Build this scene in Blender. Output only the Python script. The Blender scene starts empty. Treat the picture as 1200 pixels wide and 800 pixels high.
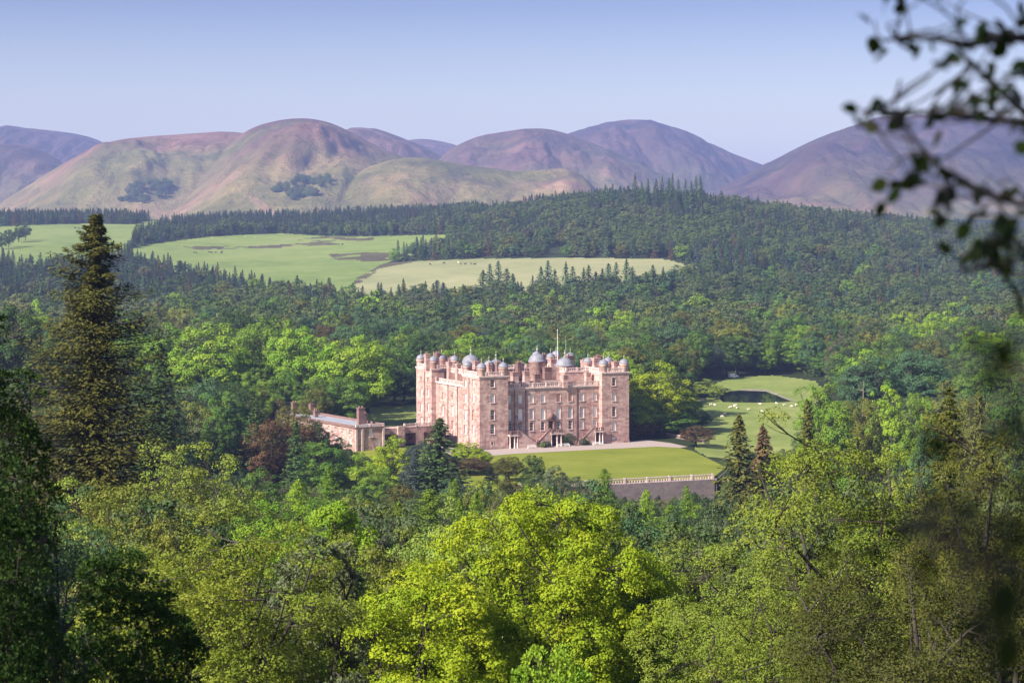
import bpy, bmesh, math, random
import numpy as np
from mathutils import Vector, Matrix
from mathutils.geometry import delaunay_2d_cdt
R = math.radians
SC = bpy.context.scene
COL = SC.collection

# ------------------------------------------------------------------ camera, sky, sun, exposure
F, CX, HY, CZ = 2333.333, 600.0, 277.0, 62.0          # focal length in photo pixels, centre, horizon row, eye height
cam = bpy.data.cameras.new('camera'); camo = bpy.data.objects.new('camera', cam); COL.objects.link(camo)
camo.location = (0, 0, CZ); camo.rotation_euler = (R(90), 0, 0)
cam.lens = 70; cam.sensor_width = 36; cam.shift_y = -(400 - HY) / 1200.0
cam.clip_start = 0.1; cam.clip_end = 60000
cam.dof.use_dof = True; cam.dof.focus_distance = 560; cam.dof.aperture_fstop = 4.0
SC.camera = camo

SUN_AZ, SUN_EL = 230.0, 35.0                          # degrees clockwise from +Y, above the horizon
wd = bpy.data.worlds.new('World'); SC.world = wd; wd.use_nodes = True
nt = wd.node_tree; nt.nodes.clear()
sky = nt.nodes.new('ShaderNodeTexSky'); sky.sky_type = 'NISHITA'; sky.sun_disc = False
sky.sun_elevation = R(SUN_EL); sky.sun_rotation = R(SUN_AZ)
sky.air_density = 1.0; sky.dust_density = 2.5; sky.ozone_density = 4.0
bg = nt.nodes.new('ShaderNodeBackground'); bg.inputs['Strength'].default_value = 0.068
wo = nt.nodes.new('ShaderNodeOutputWorld')
tn = nt.nodes.new('ShaderNodeMix'); tn.data_type = 'RGBA'; tn.blend_type = 'MULTIPLY'; tn.inputs[0].default_value = 1.0; tn.inputs[7].default_value = (1, 1, 1, 1)
# the sky pales towards the horizon: a tint over the elevation of the direction looked in
tc = nt.nodes.new('ShaderNodeTexCoord'); sp = nt.nodes.new('ShaderNodeSeparateXYZ'); cr = nt.nodes.new('ShaderNodeValToRGB')
nt.links.new(tc.outputs['Generated'], sp.inputs[0]); nt.links.new(sp.outputs[2], cr.inputs[0])
while len(cr.color_ramp.elements) < 4: cr.color_ramp.elements.new(0.5)
for e, (p, c) in zip(cr.color_ramp.elements, ((0.035, (2.42, 1.98, 1.64)), (0.068, (1.84, 1.52, 1.42)), (0.115, (0.92, 0.83, 1.00)), (0.4, (1.0, 0.94, 1.02)))): e.position = p; e.color = (*c, 1)
nt.links.new(cr.outputs[0], tn.inputs[7])
nt.links.new(sky.outputs[0], tn.inputs[6]); nt.links.new(tn.outputs[2], bg.inputs[0]); nt.links.new(bg.outputs[0], wo.inputs[0])
sl = bpy.data.lights.new('sun', 'SUN'); sl.energy = 4.9; sl.angle = R(0.6); sl.color = (1.0, 0.90, 0.76)
so = bpy.data.objects.new('sun', sl); COL.objects.link(so)
sd = Vector((math.sin(R(SUN_AZ)) * math.cos(R(SUN_EL)), math.cos(R(SUN_AZ)) * math.cos(R(SUN_EL)), math.sin(R(SUN_EL))))
so.rotation_euler = (-sd).to_track_quat('-Z', 'Y').to_euler()
vs = SC.view_settings; vs.view_transform = 'Standard'; vs.look = 'None'; vs.exposure = 1.15; vs.gamma = 1; vs.use_curve_mapping = False
SC.cycles.volume_bounces = 1; SC.cycles.max_bounces = 8; SC.cycles.diffuse_bounces = 4; SC.cycles.transmission_bounces = 6
SC.cycles.use_denoising = True
HAZE_DENSITY, HAZE_COLOR, HAZE_ANISO = 0.000075, (0.38, 0.50, 1.0), 0.0

# ------------------------------------------------------------------ helpers
def at(px, py, Y): return Vector(((px - CX) / F * Y, Y, CZ - (py - HY) / F * Y))
def g0(px, py, z=0.0):
    Y = F * (CZ - z) / (py - HY); return ((px - CX) / F * Y, Y)

def vnoise(x, y, seed=0):
    xi = np.floor(x).astype(np.int64); yi = np.floor(y).astype(np.int64); xf = x - xi; yf = y - yi
    def h(a, b):
        n = (a * 374761393 + b * 668265263 + seed * 982451653) & 0xffffffff
        n = ((n ^ (n >> 13)) * 1274126177) & 0xffffffff
        return ((n ^ (n >> 16)) & 0xffff) / 65535.0
    u = xf * xf * (3 - 2 * xf); v = yf * yf * (3 - 2 * yf)
    return (h(xi, yi) * (1 - u) + h(xi + 1, yi) * u) * (1 - v) + (h(xi, yi + 1) * (1 - u) + h(xi + 1, yi + 1) * u) * v
def fbm(x, y, oct=4, seed=0):
    s = 0; a = 1; t = 0
    for o in range(oct):
        s = s + a * vnoise(x * 2 ** o, y * 2 ** o, seed + o); t += a; a *= 0.5
    return s / t
def in_poly(x, y, poly):
    x = np.asarray(x, float); y = np.asarray(y, float); c = np.zeros(x.shape, bool); n = len(poly)
    for i in range(n):
        x0, y0 = poly[i][:2]; x1, y1 = poly[(i + 1) % n][:2]
        if y0 == y1: continue
        k = ((y0 > y) != (y1 > y)) & (x < (x1 - x0) * (y - y0) / (y1 - y0) + x0)
        c ^= k
    return c
def dist_poly(x, y, poly):
    d = np.full(np.shape(x), 1e9); n = len(poly)
    for i in range(n):
        x0, y0 = poly[i][:2]; x1, y1 = poly[(i + 1) % n][:2]
        dx, dy = x1 - x0, y1 - y0; L = dx * dx + dy * dy
        t = np.clip(((x - x0) * dx + (y - y0) * dy) / L, 0, 1)
        d = np.minimum(d, np.hypot(x - x0 - t * dx, y - y0 - t * dy))
    return d

def np_mesh(name, V, Q, mats, tint=None, mi=None, smooth=False):
    """a mesh of quads (or triangles) from arrays"""
    V = np.ascontiguousarray(V, np.float32); Q = np.ascontiguousarray(Q, np.int32); k = Q.shape[1]
    me = bpy.data.meshes.new(name)
    me.vertices.add(len(V)); me.vertices.foreach_set('co', V.ravel())
    me.loops.add(Q.size); me.loops.foreach_set('vertex_index', Q.ravel())
    me.polygons.add(len(Q)); me.polygons.foreach_set('loop_start', np.arange(0, Q.size, k, dtype=np.int32))
    me.polygons.foreach_set('loop_total', np.full(len(Q), k, np.int32))
    for m in mats: me.materials.append(m)
    if mi is not None: me.polygons.foreach_set('material_index', np.ascontiguousarray(mi, np.int32))
    if smooth: me.polygons.foreach_set('use_smooth', np.ones(len(Q), bool))
    if tint is not None:
        a = me.attributes.new('tint', 'FLOAT', 'FACE'); a.data.foreach_set('value', np.ascontiguousarray(tint, np.float32))
    me.update(calc_edges=True); me.validate()
    return me
def link(name, data, parent=None):
    o = bpy.data.objects.new(name, data); COL.objects.link(o)
    if parent is not None: o.parent = parent
    return o
def tag(o, label=None, cat=None, group=None, kind=None):
    if label: o['label'] = label
    if cat: o['category'] = cat
    if group: o['group'] = group
    if kind: o['kind'] = kind
    return o
def empty(name, loc=(0, 0, 0), rz=0.0):
    o = bpy.data.objects.new(name, None); COL.objects.link(o); o.location = loc; o.rotation_euler = (0, 0, rz); o.empty_display_size = 0.5
    return o

class MB:
    """collects solids; build() links them as ONE mesh object"""
    def __init__(s): s.v = []; s.f = []; s.sm = []
    def add(s, vs, fs, smooth=False):
        b = len(s.v); s.v += [tuple(v) for v in vs]; s.f += [tuple(i + b for i in f) for f in fs]; s.sm += [smooth] * len(fs); return s
    def box(s, x0, x1, y0, y1, z0, z1):
        return s.add([(x0, y0, z0), (x1, y0, z0), (x1, y1, z0), (x0, y1, z0), (x0, y0, z1), (x1, y0, z1), (x1, y1, z1), (x0, y1, z1)],
                     [(3, 2, 1, 0), (4, 5, 6, 7), (0, 1, 5, 4), (1, 2, 6, 5), (2, 3, 7, 6), (3, 0, 4, 7)])
    def obox(s, p, q, w, z0, z1):
        """box along the line p-q (xy), width w"""
        d = Vector((q[0] - p[0], q[1] - p[1])).normalized(); n = Vector((-d.y, d.x)) * w / 2
        c = [(p[0] - n.x, p[1] - n.y), (q[0] - n.x, q[1] - n.y), (q[0] + n.x, q[1] + n.y), (p[0] + n.x, p[1] + n.y)]
        return s.add([(a, b, z0) for a, b in c] + [(a, b, z1) for a, b in c], [(3, 2, 1, 0), (4, 5, 6, 7), (0, 1, 5, 4), (1, 2, 6, 5), (2, 3, 7, 6), (3, 0, 4, 7)])
    def prism(s, poly, t0, t1, axis='y'):
        n = len(poly); m = (lambda a, b, t: (a, t, b)) if axis == 'y' else (lambda a, b, t: (t, a, b))
        return s.add([m(a, b, t0) for a, b in poly] + [m(a, b, t1) for a, b in poly],
                     [tuple(range(n)), tuple(range(2 * n - 1, n - 1, -1))] + [(i, n + i, n + (i + 1) % n, (i + 1) % n) for i in range(n)])
    def lathe(s, cx, cy, prof, n=16, smooth=True):
        v = []; f = []
        for r, z in prof:
            for k in range(n): a = 2 * math.pi * k / n; v.append((cx + r * math.cos(a), cy + r * math.sin(a), z))
        for i in range(len(prof) - 1):
            for k in range(n): k2 = (k + 1) % n; f.append((i * n + k, i * n + k2, (i + 1) * n + k2, (i + 1) * n + k))
        s.add(v, f, smooth)
        return s.add(v[:n], [tuple(range(n - 1, -1, -1))]).add(v[-n:], [tuple(range(n))])
    def tube(s, pts, rad, n=6, smooth=True):
        v = []; f = []; pts = [Vector(p) for p in pts]
        for i, p in enumerate(pts):
            d = (pts[min(i + 1, len(pts) - 1)] - pts[max(i - 1, 0)]).normalized()
            a = d.cross(Vector((0.31, 0.2, 1)) if abs(d.z) < 0.9 else Vector((1, 0.1, 0))).normalized(); b = d.cross(a)
            for k in range(n): t = 2 * math.pi * k / n; v.append(p + (a * math.cos(t) + b * math.sin(t)) * rad[i])
        for i in range(len(pts) - 1):
            for k in range(n): k2 = (k + 1) % n; f.append((i * n + k, i * n + k2, (i + 1) * n + k2, (i + 1) * n + k))
        f.append(tuple(range(n - 1, -1, -1))); f.append(tuple(range((len(pts) - 1) * n, len(pts) * n)))
        return s.add(v, f, smooth)
    def wall(s, o, u, out, width, z0, z1, holes, depth=0.4):
        """a wall with real window openings and reveals. o: xy corner, u: xy direction along it, out: xy outward normal"""
        us = sorted({0.0, width} | {h[0] for h in holes} | {h[1] for h in holes}); zs = sorted({z0, z1} | {h[2] for h in holes} | {h[3] for h in holes})
        P = lambda a, z, d=0.0: (o[0] + u[0] * a - out[0] * d, o[1] + u[1] * a - out[1] * d, z)
        for i in range(len(us) - 1):
            for j in range(len(zs) - 1):
                a, b, c, d = us[i], us[i + 1], zs[j], zs[j + 1]; m, q = (a + b) / 2, (c + d) / 2
                if any(h[0] < m < h[1] and h[2] < q < h[3] for h in holes): continue
                s.add([P(a, c), P(b, c), P(b, d), P(a, d)], [(0, 1, 2, 3)])
        for h in holes:
            a, b, c, d = h[:4]
            for p, q in (((a, c), (b, c)), ((b, c), (b, d)), ((b, d), (a, d)), ((a, d), (a, c))):
                s.add([P(*p), P(*q), P(q[0], q[1], depth), P(p[0], p[1], depth)], [(0, 1, 2, 3)])
        return s
    def balustrade(s, p, q, z, h=1.15, step=0.62, ped=4.5):
        L = math.hypot(q[0] - p[0], q[1] - p[1]); d = ((q[0] - p[0]) / L, (q[1] - p[1]) / L); w = 0.34
        s.obox(p, q, w, z, z + 0.18); s.obox(p, q, w, z + h - 0.2, z + h)
        k = step / 2
        while k < L:
            c = (p[0] + d[0] * k, p[1] + d[1] * k); c0 = (c[0] - d[0] * 0.13, c[1] - d[1] * 0.13); c1 = (c[0] + d[0] * 0.13, c[1] + d[1] * 0.13)
            s.obox(c0, c1, 0.18, z + 0.18, z + h - 0.2); k += step
        n = max(1, round(L / ped))
        for i in range(n + 1):
            t = min(max(L * i / n, 0.3), L - 0.3); c = (p[0] + d[0] * t, p[1] + d[1] * t)
            s.obox((c[0] - d[0] * 0.28, c[1] - d[1] * 0.28), (c[0] + d[0] * 0.28, c[1] + d[1] * 0.28), 0.5, z - 0.003, z + h + 0.09)
        return s
    def build(s, name, mat, parent=None):
        me = bpy.data.meshes.new(name); me.from_pydata(s.v, [], s.f); me.polygons.foreach_set('use_smooth', s.sm)
        me.materials.append(mat); me.update(); return link(name, me, parent)

# ------------------------------------------------------------------ materials
def mat(name):
    m = bpy.data.materials.new(name); m.use_nodes = True; n = m.node_tree; b = n.nodes['Principled BSDF']; return m, n, b
def ramp(n, fac, stops):
    r = n.nodes.new('ShaderNodeValToRGB'); cr = r.color_ramp
    while len(cr.elements) < len(stops): cr.elements.new(0.5)
    for e, (p, c) in zip(cr.elements, stops): e.position = p; e.color = (*c, 1)
    if fac is not None: n.links.new(fac, r.inputs[0])
    return r.outputs[0]
def noise(n, scale, detail=4, rough=0.55, vec=None, dist=0.0):
    t = n.nodes.new('ShaderNodeTexNoise'); t.inputs['Scale'].default_value = scale; t.inputs['Detail'].default_value = detail
    t.inputs['Roughness'].default_value = rough; t.inputs['Distortion'].default_value = dist
    if vec is not None: n.links.new(vec, t.inputs['Vector'])
    return t.outputs['Fac']
def pos(n, scale=(1, 1, 1), obj=True):
    c = n.nodes.new('ShaderNodeTexCoord'); m = n.nodes.new('ShaderNodeMapping'); m.inputs['Scale'].default_value = scale
    n.links.new(c.outputs['Object'], m.inputs[0]); return m.outputs[0]
def mix(n, a, b, f, mode='MIX'):
    m = n.nodes.new('ShaderNodeMix'); m.data_type = 'RGBA'; m.blend_type = mode
    for s, v in ((m.inputs[0], f), (m.inputs[6], a), (m.inputs[7], b)):
        if hasattr(v, 'links'): n.links.new(v, s)
        elif isinstance(v, tuple): s.default_value = (*v, 1)
        else: s.default_value = v
    return m.outputs[2]
def math_(n, op, a, b=0.0):
    m = n.nodes.new('ShaderNodeMath'); m.operation = op
    for s, v in ((m.inputs[0], a), (m.inputs[1], b)):
        if hasattr(v, 'links'): n.links.new(v, s)
        else: s.default_value = v
    return m.outputs[0]
def plain(name, c, rough=0.7, var=0.0, scale=3.0, metal=0.0):
    m, n, b = mat(name); b.inputs['Roughness'].default_value = rough; b.inputs['Metallic'].default_value = metal
    if var:
        lo = tuple(x * (1 - var) for x in c); hi = tuple(min(1, x * (1 + var)) for x in c)
        n.links.new(ramp(n, noise(n, scale, 5, vec=pos(n)), [(0.3, lo), (0.7, hi)]), b.inputs['Base Color'])
    else: b.inputs['Base Color'].default_value = (*c, 1)
    return m

def foliage(name, col=None, stops=None, trans=0.30, hue=0.03, val=0.19):
    """leaf material. col None and stops None: the colour is the object's own colour; stops: a ramp over the per-instance random number"""
    m = bpy.data.materials.new(name); m.use_nodes = True; n = m.node_tree; n.nodes.clear()
    out = n.nodes.new('ShaderNodeOutputMaterial'); oi = n.nodes.new('ShaderNodeObjectInfo')
    at_ = n.nodes.new('ShaderNodeAttribute'); at_.attribute_name = 'tint'; tv = at_.outputs['Fac']
    if stops: base = ramp(n, oi.outputs['Random'], stops)
    elif col: r = n.nodes.new('ShaderNodeRGB'); r.outputs[0].default_value = (*col, 1); base = r.outputs[0]
    else: base = oi.outputs['Color']
    hs = n.nodes.new('ShaderNodeHueSaturation'); n.links.new(base, hs.inputs['Color'])
    n.links.new(math_(n, 'MULTIPLY_ADD', tv, -2 * hue), hs.inputs['Hue']); hs.inputs['Hue'].links[0].from_node.inputs[2].default_value = 0.5 + hue
    n.links.new(math_(n, 'MULTIPLY_ADD', tv, 2 * val), hs.inputs['Value']); hs.inputs['Value'].links[0].from_node.inputs[2].default_value = 1 - val
    p = n.nodes.new('ShaderNodeBsdfPrincipled'); p.inputs['Roughness'].default_value = 0.6; p.inputs['Specular IOR Level'].default_value = 0.10
    n.links.new(hs.outputs[0], p.inputs['Base Color'])
    t = n.nodes.new('ShaderNodeBsdfTranslucent'); n.links.new(mix(n, hs.outputs[0], (1.0, 1.0, 0.35), 1.0, 'MULTIPLY'), t.inputs['Color'])
    ms = n.nodes.new('ShaderNodeMixShader'); ms.inputs[0].default_value = trans
    n.links.new(p.outputs[0], ms.inputs[1]); n.links.new(t.outputs[0], ms.inputs[2]); n.links.new(ms.outputs[0], out.inputs[0])
    return m

M_leaf = foliage('leaf')
M_needle = foliage('needle', trans=0.1, hue=0.02, val=0.35)
M_wood_leaf = foliage('woodland_leaf', stops=[(0.0, (0.040, 0.071, 0.030)), (0.25, (0.064, 0.109, 0.040)), (0.45, (0.105, 0.145, 0.044)), (0.65, (0.081, 0.120, 0.056)), (0.8, (0.141, 0.166, 0.048)), (0.9, (0.109, 0.105, 0.056)), (1.0, (0.101, 0.142, 0.065))])
M_wood_needle = foliage('woodland_needle', stops=[(0.0, (0.032, 0.053, 0.030)), (0.4, (0.040, 0.071, 0.044)), (0.7, (0.060, 0.084, 0.040)), (0.88, (0.056, 0.071, 0.056)), (1.0, (0.085, 0.060, 0.061))], trans=0.1, hue=0.02, val=0.35)
M_wood_light = foliage('light_woodland_leaf', stops=[(0.0, (0.055, 0.097, 0.032)), (0.4, (0.095, 0.147, 0.038)), (0.7, (0.125, 0.166, 0.047)), (1.0, (0.080, 0.115, 0.053))])
def bark_mat(name, a, b):
    m, n, bs = mat(name); v = pos(n, (6, 6, 1.2)); bs.inputs['Roughness'].default_value = 0.9
    n.links.new(ramp(n, noise(n, 1.0, 5, vec=v), [(0.3, a), (0.7, b)]), bs.inputs['Base Color']); return m
M_bark = bark_mat('bark', (0.020, 0.016, 0.012), (0.055, 0.046, 0.036))
M_bark_red = bark_mat('red_bark', (0.060, 0.032, 0.020), (0.13, 0.075, 0.05))
M_dead = bark_mat('dead_wood', (0.10, 0.085, 0.07), (0.20, 0.17, 0.14))

def stone(name, pal, purple=0.5):
    m, n, b = mat(name); b.inputs['Roughness'].default_value = 0.85
    v = pos(n)
    # masonry: the brick pattern runs over whichever upright plane the face lies in
    sep = n.nodes.new('ShaderNodeSeparateXYZ'); n.links.new(v, sep.inputs[0]); cmb = n.nodes.new('ShaderNodeCombineXYZ')
    n.links.new(math_(n, 'ADD', sep.outputs[0], sep.outputs[1]), cmb.inputs[0]); n.links.new(sep.outputs[2], cmb.inputs[1])
    bt = n.nodes.new('ShaderNodeTexBrick'); n.links.new(cmb.outputs[0], bt.inputs['Vector'])
    bt.inputs['Scale'].default_value = 1.0; bt.inputs['Brick Width'].default_value = 1.5; bt.inputs['Row Height'].default_value = 0.62
    bt.inputs['Mortar Size'].default_value = 0.018; bt.inputs['Color1'].default_value = (0.35, 0.35, 0.35, 1); bt.inputs['Color2'].default_value = (0.75, 0.75, 0.75, 1); bt.inputs['Mortar'].default_value = (0.5, 0.5, 0.5, 1)
    big = noise(n, 0.22, 6, 0.65, v); mid = noise(n, 0.9, 5, 0.7, v)
    f = math_(n, 'MULTIPLY_ADD', bt.outputs['Color'], 0.34); n.nodes[-1].inputs[2].default_value = 0.0
    f = math_(n, 'ADD', f, math_(n, 'MULTIPLY', big, 0.40)); f = math_(n, 'ADD', f, math_(n, 'MULTIPLY', mid, 0.36)); f = math_(n, 'SUBTRACT', f, 0.04)
    c = ramp(n, f, pal)
    # rain streaks and soot, each with its own upright shape
    st = noise(n, 1.0, 4, 0.6, pos(n, (0.9, 0.9, 0.10)))
    c = mix(n, c, (0.16, 0.085, 0.085), ramp(n, st, [(0.52, (0, 0, 0)), (0.72, (purple, purple, purple))]))
    n.links.new(c, b.inputs['Base Color'])
    bp = n.nodes.new('ShaderNodeBump'); bp.inputs['Strength'].default_value = 0.5; bp.inputs['Distance'].default_value = 0.05
    n.links.new(f, bp.inputs['Height']); n.links.new(bp.outputs[0], b.inputs['Normal'])
    return m
M_stone = stone('pink_sandstone', [(0.32, (0.125, 0.080, 0.080)), (0.43, (0.265, 0.160, 0.150)), (0.53, (0.42, 0.27, 0.24)), (0.66, (0.56, 0.42, 0.375))])
M_trim = plain('pale_trim_stone', (0.58, 0.45, 0.42), 0.8, 0.25, 1.2)
M_dstone = stone('dark_sandstone', [(0.25, (0.10, 0.06, 0.055)), (0.5, (0.17, 0.10, 0.09)), (0.75, (0.26, 0.16, 0.14))], 0.4)
M_wallst = stone('terrace_stone', [(0.25, (0.10, 0.085, 0.085)), (0.5, (0.19, 0.155, 0.155)), (0.75, (0.28, 0.23, 0.22))], 0.3)
M_lead = plain('lead_roof', (0.19, 0.195, 0.235), 0.6, 0.2, 0.8)
M_slate = plain('flat_lead', (0.34, 0.36, 0.42), 0.45, 0.15, 0.5)
M_glass = plain('window_glass', (0.025, 0.028, 0.035), 0.08)
M_blind = plain('white_blind', (0.80, 0.80, 0.82), 0.6, 0.05, 1.0)
M_bluebl = plain('blue_blind', (0.50, 0.53, 0.60), 0.5, 0.08, 1.0)
M_blank = plain('blank_stone', (0.52, 0.32, 0.26), 0.85, 0.15, 2.0)
M_white = plain('white_paint', (0.78, 0.77, 0.75), 0.5, 0.04, 4)
M_iron = plain('black_iron', (0.03, 0.028, 0.03), 0.6)
M_door = plain('dark_door', (0.05, 0.028, 0.025), 0.6, 0.2, 3)
M_pipe = plain('painted_pipe', (0.13, 0.075, 0.07), 0.7)
M_gold = plain('weathered_gilt', (0.45, 0.40, 0.34), 0.4)
M_pot = plain('clay_pot', (0.30, 0.19, 0.15), 0.85, 0.2, 2)

def grass_mat(name, pal, s1=0.02, s2=0.4, stripes=None):
    m, n, b = mat(name); b.inputs['Roughness'].default_value = 0.9; b.inputs['Specular IOR Level'].default_value = 0.1
    v = pos(n)
    f = math_(n, 'ADD', math_(n, 'MULTIPLY', noise(n, s1, 5, 0.6, v), 0.65), math_(n, 'MULTIPLY', noise(n, s2, 4, 0.65, v), 0.35))
    if stripes:
        w = n.nodes.new('ShaderNodeTexWave'); mp = n.nodes.new('ShaderNodeMapping'); mp.inputs['Rotation'].default_value = (0, 0, stripes[1])
        n.links.new(v, mp.inputs[0]); n.links.new(mp.outputs[0], w.inputs['Vector']); w.inputs['Scale'].default_value = stripes[0]; w.inputs['Distortion'].default_value = 0.6; w.inputs['Detail'].default_value = 2
        f = math_(n, 'ADD', f, math_(n, 'MULTIPLY', math_(n, 'SUBTRACT', w.outputs['Fac'], 0.5), 0.12))
    n.links.new(ramp(n, f, pal), b.inputs['Base Color']); return m
M_ground = grass_mat('woodland_floor', [(0.3, (0.012, 0.018, 0.008)), (0.55, (0.028, 0.040, 0.014)), (0.75, (0.045, 0.055, 0.022))], 0.05, 0.5)
M_pasture = grass_mat('green_pasture', [(0.34, (0.10, 0.15, 0.045)), (0.46, (0.15, 0.205, 0.055)), (0.56, (0.185, 0.235, 0.07)), (0.66, (0.22, 0.225, 0.095))], 0.009, 0.06)
M_pale = grass_mat('pale_pasture', [(0.34, (0.185, 0.205, 0.095)), (0.5, (0.24, 0.25, 0.125)), (0.66, (0.30, 0.29, 0.155))], 0.008, 0.06)
M_rough = grass_mat('rough_rushes', [(0.3, (0.05, 0.045, 0.028)), (0.5, (0.085, 0.075, 0.045)), (0.7, (0.12, 0.13, 0.055))], 0.03, 0.15)
M_park = grass_mat('park_grass', [(0.3, (0.12, 0.165, 0.04)), (0.5, (0.18, 0.225, 0.06)), (0.62, (0.235, 0.265, 0.085)), (0.76, (0.27, 0.225, 0.13))], 0.035, 0.25)
M_lawn = grass_mat('mown_lawn', [(0.3, (0.12, 0.15, 0.018)), (0.5, (0.165, 0.195, 0.024)), (0.7, (0.215, 0.225, 0.04))], 0.06, 0.5, (0.06, R(100)))
M_gravel = plain('pink_gravel', (0.33, 0.27, 0.25), 0.95, 0.2, 1.5)
M_water = plain('dark_water', (0.012, 0.016, 0.022), 0.04)
M_bankst = plain('pond_bank', (0.22, 0.20, 0.15), 0.9, 0.5, 0.4)

def hill_mat():
    m, n, b = mat('hill_grass_heather_and_cloud_shade'); b.inputs['Roughness'].default_value = 0.95; b.inputs['Specular IOR Level'].default_value = 0.05
    c = n.nodes.new('ShaderNodeTexCoord'); v = c.outputs['Object']; sep = n.nodes.new('ShaderNodeSeparateXYZ'); n.links.new(v, sep.inputs[0])
    big = noise(n, 0.0012, 7, 0.66, v, 0.8); mid = noise(n, 0.007, 8, 0.72, v, 0.5)
    f = math_(n, 'ADD', math_(n, 'MULTIPLY', big, 0.6), math_(n, 'MULTIPLY', mid, 0.4))
    grass = ramp(n, f, [(0.36, (0.070, 0.078, 0.026)), (0.46, (0.135, 0.130, 0.046)), (0.55, (0.22, 0.175, 0.080)), (0.65, (0.33, 0.20, 0.14))])
    heath = ramp(n, f, [(0.36, (0.055, 0.032, 0.028)), (0.5, (0.135, 0.072, 0.050)), (0.62, (0.25, 0.14, 0.10))])
    # heather takes over with altitude
    alt = math_(n, 'ADD', math_(n, 'MULTIPLY', sep.outputs[2], 1 / 330.0), math_(n, 'MULTIPLY', math_(n, 'SUBTRACT', big, 0.5), 1.7))
    col = mix(n, grass, heath, ramp(n, alt, [(0.72, (0, 0, 0)), (1.0, (1, 1, 1))]))
    sc = noise(n, 0.0035, 5, 0.6, v, 1.0)
    col = mix(n, col, (0.36, 0.20, 0.17), ramp(n, sc, [(0.60, (0, 0, 0)), (0.72, (0.75, 0.75, 0.75))]))
    at_ = n.nodes.new('ShaderNodeAttribute'); at_.attribute_name = 'moor_cloud_shade'
    col = mix(n, col, ramp(n, f, [(0.36, (0.022, 0.019, 0.032)), (0.5, (0.050, 0.037, 0.052)), (0.62, (0.105, 0.066, 0.070))]), at_.outputs['Fac'])  # dark heather moor, its tone also painting cloud shadow onto the hills
    n.links.new(col, b.inputs['Base Color'])
    bp = n.nodes.new('ShaderNodeBump'); bp.inputs['Strength'].default_value = 1.0; bp.inputs['Distance'].default_value = 34
    n.links.new(mid, bp.inputs['Height']); n.links.new(bp.outputs[0], b.inputs['Normal'])
    return m
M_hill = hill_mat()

# ------------------------------------------------------------------ the lie of the land
TERR = [g0(540, 576), g0(714, 565), g0(836, 560.5), g0(853, 547), g0(806, 524), (62, 640), (0, 660), (-45, 640), g0(520, 533)]
WALL_A, WALL_B, WALL_C = g0(540, 576), g0(836, 560.5), g0(853, 547)
_Yk = [1150, 1300, 1450, 1600, 1700, 1800, 2000, 2150, 2300, 2400, 2600, 3000, 3700]
_cols = {
 -600: [399, 373, 351, 331, 319, 307, 287, 275, 266, 262, 257, 259, 262],
 0:    [399, 373, 351, 331, 319, 307, 287, 275, 266, 262, 257, 259, 262],
 150:  [399, 373, 351, 330, 317, 305, 288, 278, 269, 264, 257, 259, 262],
 300:  [399, 373, 351, 333, 321, 310, 293, 282, 273, 268, 258, 258, 260],
 480:  [399, 372, 347, 327, 315, 304, 288, 278, 268, 262, 250, 252, 256],
 620:  [399, 368, 341, 316, 304, 291, 264, 249, 240, 240, 246, 254, 258],
 770:  [399, 368, 340, 317, 303, 286, 250, 231, 232, 238, 250, 256, 260],
 900:  [399, 368, 342, 318, 303, 287, 262, 251, 252, 257, 260, 260, 260],
 1050: [399, 370, 348, 325, 310, 296, 273, 266, 270, 273, 268, 262, 258],
 1200: [399, 372, 352, 332, 319, 305, 286, 284, 287, 287, 278, 266, 258],
 1800: [399, 374, 356, 338, 326, 315, 300, 298, 299, 298, 284, 270, 260]}
_Yg = np.arange(1150, 3701, 10.0); _pg = np.arange(-600, 1801, 20.0)
_tab = np.array([CZ - (np.interp(_Yg, _Yk, _cols[p]) - HY) / F * _Yg for p in sorted(_cols)])
_tab = np.array([np.interp(_pg, sorted(_cols), _tab[:, j]) for j in range(len(_Yg))])        # [Y, px]
for _ in range(3):
    p = np.pad(_tab, ((5, 5), (2, 2)), mode='reflect', reflect_type='odd')
    p = sum(p[i:i + len(_Yg)] for i in range(11)) / 11
    _tab = sum(p[:, i:i + len(_pg)] for i in range(5)) / 5
_tab[0] = 2.0
_nearY = [-90, 0, 20, 50, 80, 120, 180, 250, 330, 420, 500, 530, 560, 590, 620, 700, 1150]
_nearZ = [70, 60.3, 55, 46, 39, 31, 21, 10, 1, -5, -7, -4.5, -1.6, -0.6, 0, 0, 2]
POND = [g0(843, 466), g0(847, 460), g0(855, 457.5), g0(872, 456.6), g0(886, 457.2), g0(898, 457.6), g0(907, 461), g0(917, 465), g0(929, 469.5), g0(915, 470.6), g0(890, 470.9), g0(860, 470.6), g0(847, 470.2)]
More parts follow.
